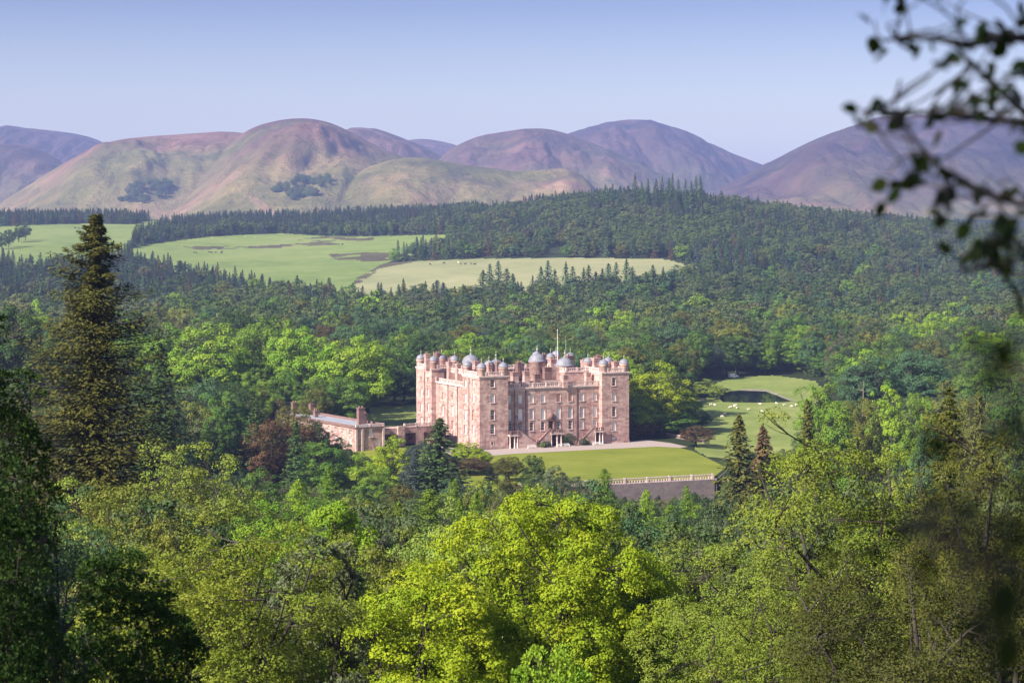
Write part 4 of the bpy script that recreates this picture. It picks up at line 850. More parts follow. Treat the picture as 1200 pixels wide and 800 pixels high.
hero('broadleaf', 372, 618, 64, 130, 'grey-green', 'small silvery grey-green tree beside the golden green oak', mesh=meshes('broadleaf', broadleaf(21, 9, 1.9, .06, 60, 24000, .13, .3, (.2, .32), 6, .5, spread=.5)), name='whitebeam_tree')
hero('broadleaf', 408, 584, 108, 105, 'lime green', 'compact bright green tree just left behind the broad oak', mesh=meshes('broadleaf', broadleaf(22, 15, 2.6, .05, 80, 60000, .14, .30, (.16, .30), 36, .55, wood=.7, tuft_r=.34, lobe=.45)), name='broadleaf_tree')
hero('broadleaf', -30, 268, 31, 200, 'black-green', 'very dark leafy tree cut by the left edge of the picture', mesh=meshes('broadleaf', broadleaf(23, 11, 1.5, .05, 90, 60000, .065, .35, (.26, .42), 9, .5, spread=.5, wood=.35)), name='oak_tree')
hero('broadleaf', 0, 540, 28, 170, 'black-green', 'dark tree in the lower left corner below the edge tree', mesh=meshes('broadleaf', broadleaf(24, 7, 1.3, .02, 90, 60000, .06, .35, (.24, .38), 9, .5, spread=.5, wood=.35)), name='oak_tree')
hero('broadleaf', 158, 640, 30, 170, 'black-green', 'small dark sapling oak at the bottom left in front of the golden green oak', mesh=meshes('broadleaf', broadleaf(25, 5.5, 1.1, .02, 80, 45000, .055, .4, (.16, .32), 9, .5, spread=.5, wood=.4)), name='oak_tree')
hero('broadleaf', 655, 752, 52, 150, 'lime green', 'low rounded light green bush at the bottom centre in front of the broad oak', mesh=meshes('broadleaf', broadleaf(26, 4, 1.8, .02, 60, 30000, .085, .2, (.2, .32), 7, .6)), name='bush', cat='bush')
hero('conifer', 112, 250, 190, 250, 'dark olive', 'very tall ragged brown-green conifer standing alone at left', mesh=meshes('conifer', conifer(27, 44, 6.2, 620, 150, .38, .04, .42, .34, .80, .55, .26, .9, .42, .42, .012, zs=.085)), name='conifer_tree')
# an unseen tree, added behind the camera to shade the nearest leaves
add('broadleaf', -6.2, -5.0, 14.5, 4.6, 'mid green', label='leafy tree of the viewpoint wood behind the camera', mesh=POOL['B_near'][0], name='oak_tree', hero=True, z=61.0)
# around the castle
hero('conifer', 515, 489, 470, 84, 'dark green', 'dark pointed spruce in front of the castle\'s sunlit side')
hero('broadleaf', 494, 517, 478, 50, 'slate blue', 'dark blue-green bushy tree beside the pointed spruce', 'B_mid')
hero('conifer', 487, 530, 470, 40, 'slate blue', 'short slate blue conifer left of the pointed spruce')
hero('broadleaf', 462, 509, 505, 60, 'bright yellow-green', 'rounded bright yellow-green tree below the arcade of the low wing', 'B_mid')
hero('broadleaf', 446, 545, 470, 60, 'fresh green', 'fresh green tree under the rounded yellow-green one, by the sloping lawn', 'B_mid')
hero('broadleaf', 548, 517, 535, 42, 'bright yellow-green', 'bright lime bush against the near corner tower', 'B_mid')
hero('broadleaf', 562, 525, 530, 32, 'bright yellow-green', 'small lime bush right of another against the near corner tower', 'B_mid')
hero('broadleaf', 550, 536, 520, 60, 'copper brown', 'dark copper shrub below the lime bushes at the castle corner', 'B_mid')
hero('broadleaf', 596, 534, 505, 40, 'brown-green', 'dark rounded shrub at the left end of the lawn', 'B_mid')
hero('broadleaf', 626, 533, 490, 34, 'black-green', 'black-green rounded yew on the front edge of the lawn', 'B_mid')
hero('broadleaf', 648, 544, 470, 42, 'grey-green', 'silvery grey-green shrub right of the black-green yew', 'B_mid')
hero('broadleaf', 576, 546, 480, 28, 'grey-green', 'pale grey shrub below the dark rounded shrub', 'B_mid')
hero('broadleaf', 345, 473, 548, 62, 'olive', 'olive dome-shaped yew in front of the low wing', 'B_mid')
hero('broadleaf', 318, 490, 510, 85, 'copper brown', 'broad copper brown tree under the olive dome, left of the low wing\'s end', 'B_mid')
hero('broadleaf', 362, 498, 515, 42, 'copper brown', 'smaller copper brown tree touching the broad one on its right', 'B_mid')
hero('broadleaf', 372, 492, 545, 34, 'black-green', 'black-green bush against the low wing wall', 'B_mid')
hero('broadleaf', 386, 505, 556, 34, 'dark green', 'dark green bush against the middle of the low wing\'s long side', 'B_mid')
hero('broadleaf', 402, 514, 553, 26, 'mid green', 'small green bush at the low wing\'s near corner', 'B_mid')
hero('conifer', 347, 492, 480, 34, 'dark green', 'small green conifer standing before the copper brown trees')
hero('conifer', 299, 468, 520, 42, 'dark green', 'dark layered conifer left of the low wing\'s far chimneys')
hero('broadleaf', 262, 458, 530, 62, 'mid green', 'rounded layered cedar left of the dark layered conifer', 'B_mid')
hero('broadleaf', 252, 480, 505, 50, 'mid green', 'lower rounded green tree under the layered cedar', 'B_mid')
hero('broadleaf', 200, 484, 500, 66, 'mid green', 'spreading green tree between tall brown conifer and layered cedar', 'B_mid')
hero('conifer', 188, 400, 480, 68, 'black-green', 'black-green conifer just right of the very tall brown one')
hero('conifer', 168, 430, 490, 50, 'black-green', 'shorter black-green conifer half hidden by the very tall one')
for px, top, Y, w, c, l in ((150, 372, 690, 90, 'fresh green', 'fresh green lime tree just right of the very tall conifer\'s trunk'), (195, 377, 685, 95, 'fresh green', 'second lime tree right of the very tall conifer'), (245, 377, 660, 105, 'lime green', 'large sunlit lime tree, brightest of the group left of the castle'),
                           (315, 370, 680, 90, 'fresh green', 'tall lime tree in the middle of the group above the low wing'), (352, 381, 665, 80, 'lime green', 'sunlit lime tree directly above the low wing'), (392, 400, 650, 70, 'lime green', 'lime tree leaning into the tallest one above the wing'), (422, 392, 650, 88, 'lime green', 'big lime tree ending the group, left of the grass bank'),
                           (300, 430, 640, 60, 'fresh green', 'lower lime tree behind the layered cedar'), (335, 432, 640, 60, 'mid green', 'lower lime tree behind the wing\'s far chimneys'), (370, 440, 640, 60, 'mid green', 'lower lime tree behind the flat lead roof'), (405, 440, 632, 60, 'mid green', 'lower lime tree behind the wing\'s big chimney')):
    hero('broadleaf', px, top, Y, w, c, l, 'B_mid')
for px, top, Y, w, c, l in ((462, 398, 740, 60, 'mid green', 'mid green tree behind the rear left tower'), (20, 357, 560, 90, 'dark green', 'dark rounded tree above the dark edge tree at left'), (60, 380, 600, 60, 'dark green', 'dark tree showing left of the very tall conifer'), (275, 360, 800, 60, 'dark green', 'dark round-headed tree over the lime group'), (375, 378, 790, 70, 'copper brown', 'dark copper beech rising behind the lime group'),
                           (432, 405, 720, 60, 'mid green', 'green tree at the back of the grass bank'), (472, 430, 730, 50, 'dark green', 'dark tree at the foot of the rear left tower'), (540, 402, 720, 70, 'fresh green', 'bright tree topping out between the two left towers'), (569, 388, 860, 52, 'slate blue', 'dark blue-green round tree above the near left tower'), (600, 395, 880, 50, 'olive', 'olive round tree above the front\'s left half'), (616, 410, 740, 50, 'fresh green', 'bright tree behind the courtyard tower'), (690, 405, 720, 60, 'fresh green', 'bright green tree behind the right-hand chimneys'), (735, 395, 760, 80, 'mid green', 'green tree right behind the far right tower')):
    hero('broadleaf', px, top, Y, w, c, l, 'B_mid')
for px, top, Y, w, c, l in ((772, 421, 622, 88, 'bright yellow-green', 'big domed yellow-green tree right of the castle'), (752, 462, 615, 52, 'lime green', 'lower green tree between castle and big domed tree'), (795, 455, 628, 62, 'fresh green', 'right shoulder tree of the big domed one'), (752, 491, 612, 42, 'copper brown', 'brownish bush beside the castle\'s right tower'), (778, 480, 618, 70, 'mid green', 'shady green tree under the big domed one'),
                           (816, 498, 588, 46, 'copper brown', 'dusky brown bush beyond the drive wall'), (822, 479, 640, 26, 'blue-green', 'small blue-green tree alone at the field\'s left edge'), (826, 443, 770, 34, 'pale green', 'pale bushy willow at the pond\'s left end'), (840, 450, 762, 22, 'pale green', 'small pale bush on the pond bank'), (897, 404, 885, 30, 'fresh green', 'single lollipop tree standing on grass behind the pond'),
                           (822, 402, 860, 54, 'slate blue', 'dark blue-green beech left of the white vehicle'), (868, 385, 925, 66, 'mid green', 'tall dense tree behind the white vehicle'), (842, 392, 915, 60, 'mid green', 'broad dense tree between beech and tall dense tree'), (920, 388, 940, 60, 'blue-green', 'dense tree behind the lollipop tree'), (950, 396, 885, 64, 'fresh green', 'light green tree ending the grass behind the pond'), (985, 408, 860, 70, 'mid green', 'round green tree right of the pond grass')):
    hero('broadleaf', px, top, Y, w, c, l, 'B_mid')
hero('conifer', 866, 484, 330, 80, 'brown-green', 'pointed olive conifer in front of the sheep field')
hero('conifer', 894, 497, 338, 74, 'copper brown', 'brown half-bare conifer right of the pointed olive one')
hero('conifer', 946, 466, 330, 54, 'brown-green', 'thin brown conifer with a bare upper stem at the field\'s right edge')
for px, top, Y, w, c, l in ((962, 448, 520, 62, 'fresh green', 'rounded green tree beyond the thin brown conifer'), (1042, 445, 480, 56, 'lime green', 'round-headed bright tree above the tall right-hand tree'), (1078, 459, 440, 46, 'fresh green', 'bright feathery tree right of the round-headed one'), (975, 470, 400, 70, 'fresh green', 'green tree over the left limb of the tall right-hand tree'), (1092, 500, 300, 60, 'blue-green', 'blue-green tree glimpsed through the right-hand crowns'), (1140, 462, 420, 60, 'olive', 'olive tree above the olive brown edge tree'), (1165, 430, 600, 80, 'mid green', 'large round green tree at far right'), (1012, 466, 415, 56, 'olive', 'olive tree around the dead snag')):
    hero('broadleaf', px, top, Y, w, c, l, 'B_mid')
hero('conifer', 1148, 452, 330, 40, 'brown-green', 'narrow dark conifer poking up at right')
hero('conifer', 1190, 450, 360, 40, 'dark green', 'dark narrow conifer by the right edge')
for px, top, Y, w, l in ((505, 572, 240, 130, 'broad feathery green larch in the middle below the pointed spruce'), (440, 600, 225, 110, 'feathery green larch left of the broad one'), (570, 592, 240, 90, 'feathery larch right of the broad one'), (385, 545, 330, 80, 'feathery green larch below the low wing'), (350, 560, 300, 80, 'pale feathery larch left of that below the wing'), (708, 548, 330, 70, 'pointed green larch at the left end of the terrace wall'),
                         (757, 572, 300, 60, 'light green larch before the terrace wall\'s middle'), (785, 590, 260, 80, 'bushy green larch right of the light one'), (735, 588, 290, 60, 'green larch between the pointed and light larches'), (668, 575, 330, 60, 'green larch below the silvery shrub'), (805, 568, 340, 50, 'small larch against the terrace wall\'s right end'), (620, 580, 300, 80, 'soft green larch behind the broad oak\'s top'), (533, 560, 330, 60, 'green larch under the pointed spruce')):
    hero('larch', px, top, Y, w, 'fresh green' if px not in (757, 350) else 'lime green', l, 'L_near')
for px, top, Y, w, c, l in ((560, 575, 220, 60, 'olive', 'olive brown tree between larches'), (600, 560, 380, 50, 'brown-green', 'brown-green tree below the dark rounded shrub'), (640, 565, 360, 50, 'blue-green', 'blue-green tree below the silvery shrub'), (470, 565, 400, 60, 'brown-green', 'brown-green tree left of the broad larch'), (425, 568, 390, 50, 'dark green', 'dark tree at the bottom of the sloping lawn'), (300, 545, 360, 70, 'mid green', 'green tree below the copper brown trees')):
    hero('broadleaf', px, top, Y, w, c, l, 'B_mid')
# tall conifers breaking the pale field, and the row on the crest
for px, top in ((338, 328), (348, 322), (566, 316), (574, 309), (584, 305), (594, 314), (601, 320), (634, 312), (642, 305), (650, 315), (663, 306), (671, 312), (684, 313), (690, 310), (698, 318), (706, 314), (713, 308), (722, 307), (734, 303), (741, 312), (757, 318), (765, 310), (777, 316), (520, 331), (545, 334), (512, 328)):
    Y = 1395 + 25 * rs.normal(); hero('conifer', px, top, Y, 15 + 8 * rs.random(), 'blue-green' if rs.random() < .6 else 'dark green', None)
for px in list(range(700, 742, 9)) + [746, 752, 759, 768, 776, 783, 788, 797, 804, 809, 816, 821]:
    Y = 2110 + 30 * rs.normal(); hero('conifer', px + rs.normal(), (216 if px < 745 else 207.5) + 2.5 * rs.normal(), Y, 9 + 3 * rs.random(), 'dark green', None)
for px in range(692, 830, 7): hero('conifer', px + rs.normal() * 2, 222 + 3 * rs.normal(), 2075 + 20 * rs.normal(), 9, 'dark green', None)
# hedgerow trees between the far pastures
for px, top, py in ((163, 261, 284), (172, 268, 285), (190, 264, 279), (200, 262, 278), (212, 262, 277), (222, 260, 276), (232, 262, 276), (246, 261, 275.5), (262, 255, 275), (272, 254, 275), (284, 258, 274), (296, 258, 273.5), (308, 259, 273.5), (318, 259, 273), (10, 268, 290), (2, 272, 292), (22, 262, 284), (30, 260, 282)):
    Y = 2150.0
    for _ in range(30):
        z = land1((px - CX) / F * Y, Y); Y += (HY + (CZ - z) * F / Y - py) * 6; Y = min(max(Y, 1500), 2600)
    add('broadleaf', (px - CX) / F * Y, Y, (py - top) / F * Y, 5.5 + 2 * rs.random(), 'dark green' if rs.random() < .6 else 'blue-green', 'B_far', None, hero=True)

# the rest: woods on the near slope, in the park, on the valley floor and up the hills
HP = np.array([(t['x'], t['y'], t['R']) for t in TREES])
SKY_PX = [-100, 0, 60, 140, 300, 420, 470, 540, 600, 705, 725, 838, 855, 930, 955, 1000, 1100, 1300]
SKY_PY = [520, 520, 540, 525, 545, 572, 575, 550, 552, 556, 580, 578, 540, 532, 500, 500, 500, 500]
def open_at(x, y, z, H, Rr):
    px, py = picture(x, y, z)
    if y < 570:
        if in_poly(np.array([x]), np.array([y]), TERR)[0]: return True
        if dist_poly(np.array([x]), np.array([y]), TERR)[0] < Rr + 2 and y > 480: return True
    if 560 < y < 720:
        dv = Vector((x, y)) - C0; a, b = dv.dot(E1), dv.dot(E2)
        if -12 - Rr < a < CW + 8 + Rr and -20 - Rr < b < CL + 6 + Rr: return True
        dv = Vector((x + 45.6, y - 580)); e = (math.cos(R(32)), math.sin(R(32))); a = dv.x * e[0] + dv.y * e[1]; b = -dv.x * e[1] + dv.y * e[0]
        if -8 - Rr < a < 34 + Rr and -12 - Rr < b < 76 + Rr and b < 40 + Rr: return True
    if in_poly(np.array([x]), np.array([y]), POND)[0]: return True
    for dy in ((0.0,) if y > 1250 else (0.0, -H * F / y * .8)):
        for dx in (0.0, -Rr * F / y * .8, Rr * F / y * .8):
            X, Yp = np.array([px + dx]), np.array([py + dy])
            if y > 1250:
                if any(in_poly(X, Yp, p[0])[0] for p in FIELDS.values()): return True
            elif y > 560 and any(in_poly(X, Yp if dy == 0 else np.array([py - 4]), p)[0] for p in OPEN_PARK): return True
    if 560 < y < 760 and 415 < px < 492 and py - H * F / y < 500 and py > 478: return True
    return False
def woods(y0, y1, sp, mode, pmin=-90, pmax=1290):
    y = y0
    while y < y1:
        s = sp(y); x = (pmin - CX) / F * y + rs.uniform(0, s); xe = (pmax - CX) / F * y
        while x < xe:
            xx, yy = x + rs.normal() * s * .28, y + rs.normal() * s * .28; x += s
            z = land1(xx, yy); px, py = picture(xx, yy, z); nz = float(fbm(np.array([xx / 90]), np.array([yy / 90]), 3, 77)[0]); u = rs.random()
            if mode == 'slope':
                kind = 'larch' if nz > .55 and yy > 170 else ('conifer' if u < .07 and yy > 200 else 'broadleaf'); H = rs.uniform(9, 17) * (1.15 if kind != 'broadleaf' else 1); Rr = H * rs.uniform(.24, .36) if kind == 'broadleaf' else H * .2
                lim = CZ - (np.interp(px, SKY_PX, SKY_PY) + rs.uniform(0, 25) - HY) / F * yy - z
                H = min(H, lim)
                if H < 3.5: continue
                Rr = min(Rr, H * .5)
                cn = ('fresh green', 'lime green', 'mid green', 'fresh green', 'yellow olive', 'fresh green', 'pale green', 'olive green', 'blue-green')[min(8, int(rs.random() * 9))] if kind == 'broadleaf' else ('dark green' if kind == 'conifer' else 'fresh green')
                pool = 'B_near' if yy < 190 and kind == 'broadleaf' else None
            elif mode == 'park':
                kind = 'broadleaf' if u > .05 else 'conifer'; H = rs.uniform(15, 25); Rr = H * rs.uniform(.34, .46)
                if yy < 640 and px > 740: H = min(H, CZ - (np.interp(px, [740, 860, 940, 960, 1300], [530, 528, 524, 470, 455]) - HY) / F * yy - z)
                if H < 4: continue
                if yy < 600 and px < 500: H = min(H, CZ - (np.interp(px, [100, 280, 300, 400, 420, 500], [430, 455, 500, 530, 535, 545]) - HY) / F * yy - z)
                if 585 < yy < 690 and 130 < px < 440: H = min(H, CZ - (458 - HY) / F * yy - z)
                if yy < 760 and px > 400 and px < 512 and py - H * F / yy < 520: continue
                if H < 4: continue
                Rr = min(Rr, H * .45)
                if kind == 'conifer': Rr = H * .19
                if px < 480: H *= 1.1
                cn = ('fresh green', 'mid green', 'mid green', 'dark green', 'blue-green', 'olive', 'lime green', 'olive green')[min(7, int((u * .5 + nz * .5 + rs.normal() * .22) % 1 * 8))] if kind == 'broadleaf' else 'dark green'; pool = 'B_mid'
            else:
                left = px < 335 and py < 352
                if not left and float(fbm(np.array([xx / 38]), np.array([yy / 55]), 2, 99)[0]) > .70: continue
                pc = .9 if left else (.25 if py > 372 else .42 + 1.6 * (nz - .5)); 
                if px < 500 and yy > 2250: pc = .95
                if 690 < px < 830 and yy > 2000: pc = .8
                kind = 'conifer' if u < pc else 'broadleaf'
                H = rs.uniform(12, 20) if kind == 'conifer' else rs.uniform(8.5, 17); Rr = H * rs.uniform(.18, .24) if kind == 'conifer' else H * rs.uniform(.42, .58)
                if py > 345 and not left: Rr *= 1.15; H *= 1.1
                if left or yy > 2200: H *= .85
                cn = ('dark green', 'blue-green', 'slate blue', 'dark green', 'brown-green', 'copper brown')[min(5, int(rs.random() ** 1.6 * 6))] if kind == 'conifer' else ('mid green', 'fresh green', 'blue-green', 'mid green', 'olive', 'dark green')[min(5, int(rs.random() * 6))]; pool = 'B_far'
            if len(HP) and (((HP[:, 0] - xx) ** 2 + (HP[:, 1] - yy) ** 2) < ((HP[:, 2] + Rr) * .55) ** 2).any(): continue
            if open_at(xx, yy, z, H, Rr): continue
            add(kind, xx, yy, H, Rr, cn, pool if kind == 'broadleaf' else None, z=z)
        y += s
woods(96, 200, lambda y: 7.0, 'slope')
woods(200, 500, lambda y: 9.0, 'slope')
woods(505, 1190, lambda y: 11.5 if y < 700 else 12.5, 'park')
woods(1195, 2330, lambda y: 10.4 if y < 1500 else 10.2, 'hill')
woods(2335, 2620, lambda y: 9.8, 'hill', -90, 560)
# two small woods at the foot of the far hills
for cx_, cy_, wx, wy, n_ in ((172, 228, 34, 11, 150), (352, 224, 36, 13, 150)):
    for _ in range(n_):
        px_, py_ = cx_ + rs.uniform(-wx, wx), cy_ + rs.uniform(-wy, wy)
        if ((px_ - cx_) / wx) ** 2 + ((py_ - cy_ + (px_ - cx_) * .2) / wy) ** 2 > 1: continue
        if float(fbm(np.array([px_ / 9.0]), np.array([py_ / 4.0]), 2, 17)[0]) < .44: continue
        Yh = 3900.0
        while Yh < 5400 and HY + (CZ - hill_z((px_ - CX) / F * Yh, Yh)) * F / Yh > py_: Yh += 15
        xh = (px_ - CX) / F * Yh; add('broadleaf', xh, Yh, rs.uniform(11, 17), rs.uniform(6, 9), 'slate blue', z=hill_z(xh, Yh))

# how much of each tree the picture shows: painted near to far on a coarse copy of the frame
order = sorted(range(len(TREES)), key=lambda i: TREES[i]['y'])
BUF = np.zeros((800, 1200), bool); CAST = False
for i in order:
    t = TREES[i]
    if t['y'] > 600 and not CAST: BUF[428:527, 488:737] = True; CAST = True
    if t['y'] < 18: t['vis'] = 0; t['px'] = t['top'] = 0; continue
    px, pb = picture(t['x'], t['y'], t['z']); s = F / t['y']; top = pb - t['H'] * s; r = t['R'] * s
    x0, x1, y0, y1 = int(max(0, px - r)), int(min(1200, px + r + 1)), int(max(0, top)), int(min(800, pb + 1))
    t['px'], t['top'] = px, top
    if x1 <= x0 or y1 <= y0: t['vis'] = 0; continue
    yy, xx = np.mgrid[y0:y1, x0:x1]; f = np.clip((yy - top) / max(pb - top, 1), 0, 1)
    wdt = r * (np.sqrt(np.clip(1 - (2 * f - 1) ** 2, 0, 1)) if t['kind'] == 'broadleaf' else f ** .8)
    m = np.abs(xx + .5 - px) <= wdt; sub = BUF[y0:y1, x0:x1]; t['vis'] = int((m & ~sub).sum()); sub |= m
# the crest hides what stands behind it
for t in TREES:
    if t['y'] > 1900:
        ys = np.linspace(1500, t['y'] - 30, 14); xs = t['x'] / t['y'] * ys; zz = land(xs, ys) + 4
        if (HY + (CZ - zz) * F / ys).min() < t['top']: t['vis'] = 0
KIND_NAME = {'broadleaf': 'broadleaf_tree', 'conifer': 'conifer_tree', 'larch': 'larch_tree'}
KIND_WORD = {'broadleaf': 'broadleaf tree', 'conifer': 'conifer', 'larch': 'larch'}
single = []; rest = []
for k in KIND_NAME:
    mine = sorted([t for t in TREES if t['kind'] == k], key=lambda t: -(t['vis'] + (1e6 if t['label'] else 0)))
    n = 0
    for t in mine:
        if n < 296 and t['vis'] >= 3 or t['label']: single.append(t); n += 1
        else: rest.append(t)

# labels for the trees that were not picked out by hand: colour, size, where it stands; then its rank among the few that remain alike
def zone(t):
    Y, px, top = t['y'], t['px'], t['top']
    bins = ((55, 'at the left edge'), (165, 'behind the very tall conifer'), (235, 'right of the very tall conifer'), (300, 'above the lime group'), (360, 'above the low wing\'s far chimneys'), (430, 'above the low wing'), (488, 'left of the castle'), (530, 'above the rear left tower'), (565, 'above the near corner tower'), (600, 'over the castle\'s left stair'), (640, 'over the castle door'), (680, 'over the domes'), (737, 'over the far right tower'), (775, 'above the domed tree'), (820, 'left of the pond'), (860, 'above the white vehicle'), (905, 'above the pond'), (950, 'right of the pond'), (1000, 'above the tall right-hand tree'), (1050, 'by the dead snag'), (1110, 'above the dark ragged conifer'), (1300, 'at the right edge'))
    nb = ((100, 'below the very tall conifer'), (200, 'below the airy willow'), (300, 'above the golden oak'), (380, 'below the low wing'), (450, 'below the sloping lawn'), (520, 'below the pointed spruce'), (600, 'below the castle corner'), (700, 'above the broad oak'), (770, 'below the terrace wall'), (850, 'below the lawn\'s right end'), (930, 'below the sheep field'), (1020, 'behind the tall right-hand tree'), (1300, 'behind the right-hand crowns'))
    if Y < 500: return 'on the near slope ' + next(b for a, b in nb if px < a)
    w = next(b for a, b in bins if px < a)
    d = ('beside the park' if Y < 720 else 'in the park' if Y < 860 else 'beyond the park' if Y < 1010 else 'on the valley floor' if Y < 1190 else 'at the hill foot' if Y < 1400 else 'low on the hill' if Y < 1600 else 'midway up the hill' if Y < 1850 else 'high on the hill' if Y < 2080 else 'on the hill crest' if px > 480 else 'in the skyline plantation')
    return d + ' ' + w
ORD = 'first second third fourth fifth sixth seventh eighth ninth tenth eleventh twelfth'.split()
from collections import defaultdict
grp = defaultdict(list)
for t in single:
    if not t['label']:
        s = t['H']; sz = ('small' if s < 11 else 'tall' if s > 17 else 'medium') if t['kind'] != 'conifer' else ('short' if s < 14 else 'tall' if s > 17.5 else 'medium')
        grp[(sz, t['col'], KIND_WORD[t['kind']], zone(t))].append(t)
for (sz, c, k, z), ts in grp.items():
    ts.sort(key=lambda t: t['px'])
    for i, t in enumerate(ts):
        if len(ts) == 1: t['label'] = f'{sz} {c} {k} {z}'
        elif len(ts) <= 12: t['label'] = f'{ORD[i]} from left of {sz} {c} {k}s {z}'
        else: t['label'] = f'{sz} {c} {k} {z}'
        if len(t['label'].split()) > 16: t['label'] = t['label'].replace(sz + ' ', '', 1)
        if len(t['label'].split()) > 16: t['label'] = t['label'].replace('on the ', 'on ').replace(' the ', ' ')
        t['group'] = f'{k}s {z}'
inst_single = {}
def far_one(pool, i, kind):
    key = (pool, i)
    if key not in inst_single: inst_single[key] = one_mesh(POOL[pool][i], 'far_tree', M_needle if kind == 'conifer' else M_leaf)
    return inst_single[key]
def pool_of(t):
    Y = t['y']
    if t['kind'] == 'broadleaf' and t['pool'] != 'B_near' and Y < 1010 and t['H'] > 3.3 * t['R']: return 'B_tall'
    if t['kind'] == 'broadleaf': return t['pool'] if t['pool'] in ('B_near',) else ('B_mid' if Y < 1010 else 'B_far')
    if t['kind'] == 'larch': return 'L_near'
    return 'C_mid' if Y < 1010 else 'C_far'
for t in single:
    nm = t['name'] or KIND_NAME[t['kind']]; rot = rs.uniform(0, 6.28) if t['rot'] is None else t['rot']
    c = jit(COLS[t['col']], rs, .07)
    if t['mesh']: p = t['mesh']
    else: pl = pool_of(t); i = int(rs.integers(len(POOL[pl]))); p = POOL[pl][i]
    sx, sz = t['R'] / p['R'], t['H'] / p['H']; loc = (t['x'], t['y'], t['z'])
    cat = t['cat'] or {'broadleaf': 'tree', 'conifer': 'conifer', 'larch': 'larch'}[t['kind']]
    if t['y'] > 1010:
        o = link(nm, far_one(pl, i, t['kind'])); o.location = loc; o.rotation_euler = (0, 0, rot); o.scale = (sx, sx, sz); o.color = (*c, 1)
        tag(o, t['label'], cat, t['group']); continue
    r = empty(nm, loc, rot); tag(r, t['label'], cat, t['group']); r.scale = (sx, sx, sz)
    w = link('trunk', p['wood'], r); cr = link('crown', p['crown'], r); cr.color = (*c, 1)

# everything past the three hundred that show largest of each kind: one woodland for each kind, made of instances
def woodland(name, kind, ts, far_pool, mid_pool, ml, label):
    srcs = []
    for m_ in ml:
        for pl in (far_pool, mid_pool):
            for i, p in enumerate(POOL[pl]): so_ = bpy.data.objects.new('woodland_source', one_mesh(p, 'woodland_tree', m_)); srcs.append((so_, p))
    nf = len(POOL[far_pool]); nm_ = len(POOL[mid_pool]); V = np.array([(t['x'], t['y'], t['z']) for t in ts], np.float32)
    me = bpy.data.meshes.new(name); me.vertices.add(len(V)); me.vertices.foreach_set('co', V.ravel())
    vi = np.array([int(rs.integers(nf)) if t['y'] > 900 else nf + int(rs.integers(nm_)) for t in ts], np.int32)
    if len(ml) > 1: vi = vi + (nf + nm_) * (fbm(V[:, 0] / 70, V[:, 1] / 110, 3, 123) + rs.normal(size=len(V)) * .07 > .505).astype(np.int32)
    sc = np.array([(t['R'] / srcs[v][1]['R'], t['R'] / srcs[v][1]['R'], t['H'] / srcs[v][1]['H']) for t, v in zip(ts, vi)], np.float32)
    a = me.attributes.new('variant', 'INT', 'POINT'); a.data.foreach_set('value', vi)
    a = me.attributes.new('size', 'FLOAT_VECTOR', 'POINT'); a.data.foreach_set('vector', sc.ravel())
    a = me.attributes.new('turn', 'FLOAT_VECTOR', 'POINT'); a.data.foreach_set('vector', np.stack([np.zeros(len(V)), np.zeros(len(V)), rs.uniform(0, 6.28, len(V))], 1).astype(np.float32).ravel())
    ng = bpy.data.node_groups.new(name, 'GeometryNodeTree'); ng.interface.new_socket('Geometry', in_out='INPUT', socket_type='NodeSocketGeometry'); ng.interface.new_socket('Geometry', in_out='OUTPUT', socket_type='NodeSocketGeometry')
    N = ng.nodes.new; gi = N('NodeGroupInput'); go = N('NodeGroupOutput'); ip = N('GeometryNodeInstanceOnPoints'); ip.inputs['Pick Instance'].default_value = True
    g2i = N('GeometryNodeGeometryToInstance')
    infos = []
    for so_, p in srcs: oi = N('GeometryNodeObjectInfo'); oi.inputs['Object'].default_value = so_; infos.append(oi)
    for oi in reversed(infos): ng.links.new(oi.outputs['Geometry'], g2i.inputs[0])
    def attr(nm, ty): q = N('GeometryNodeInputNamedAttribute'); q.data_type = ty; q.inputs['Name'].default_value = nm; return q.outputs['Attribute']
    ng.links.new(gi.outputs[0], ip.inputs['Points']); ng.links.new(g2i.outputs[0], ip.inputs['Instance']); ng.links.new(attr('variant', 'INT'), ip.inputs['Instance Index'])
    ng.links.new(attr('size', 'FLOAT_VECTOR'), ip.inputs['Scale']); ng.links.new(attr('turn', 'FLOAT_VECTOR'), ip.inputs['Rotation']); ng.links.new(ip.outputs[0], go.inputs[0])
    o = link(name, me); md = o.modifiers.new('woodland', 'NODES'); md.node_group = ng
    tag(o, label, 'woodland', kind='stuff'); return o
woodland('broadleaf_woodland', 'broadleaf', [t for t in rest if t['kind'] != 'conifer'], 'B_far', 'B_mid', [M_wood_leaf, M_wood_light], 'mixed green broadleaf woodland covering the valley floor and hills')
woodland('conifer_woodland', 'conifer', [t for t in rest if t['kind'] == 'conifer'], 'C_far', 'C_mid', [M_wood_needle], 'dark conifer woodland covering the hillside beyond the castle')
print('TREES', len(TREES), 'single', len(single), 'rest', len(rest), 'dup labels', len(single) - len({t['label'] for t in single}))

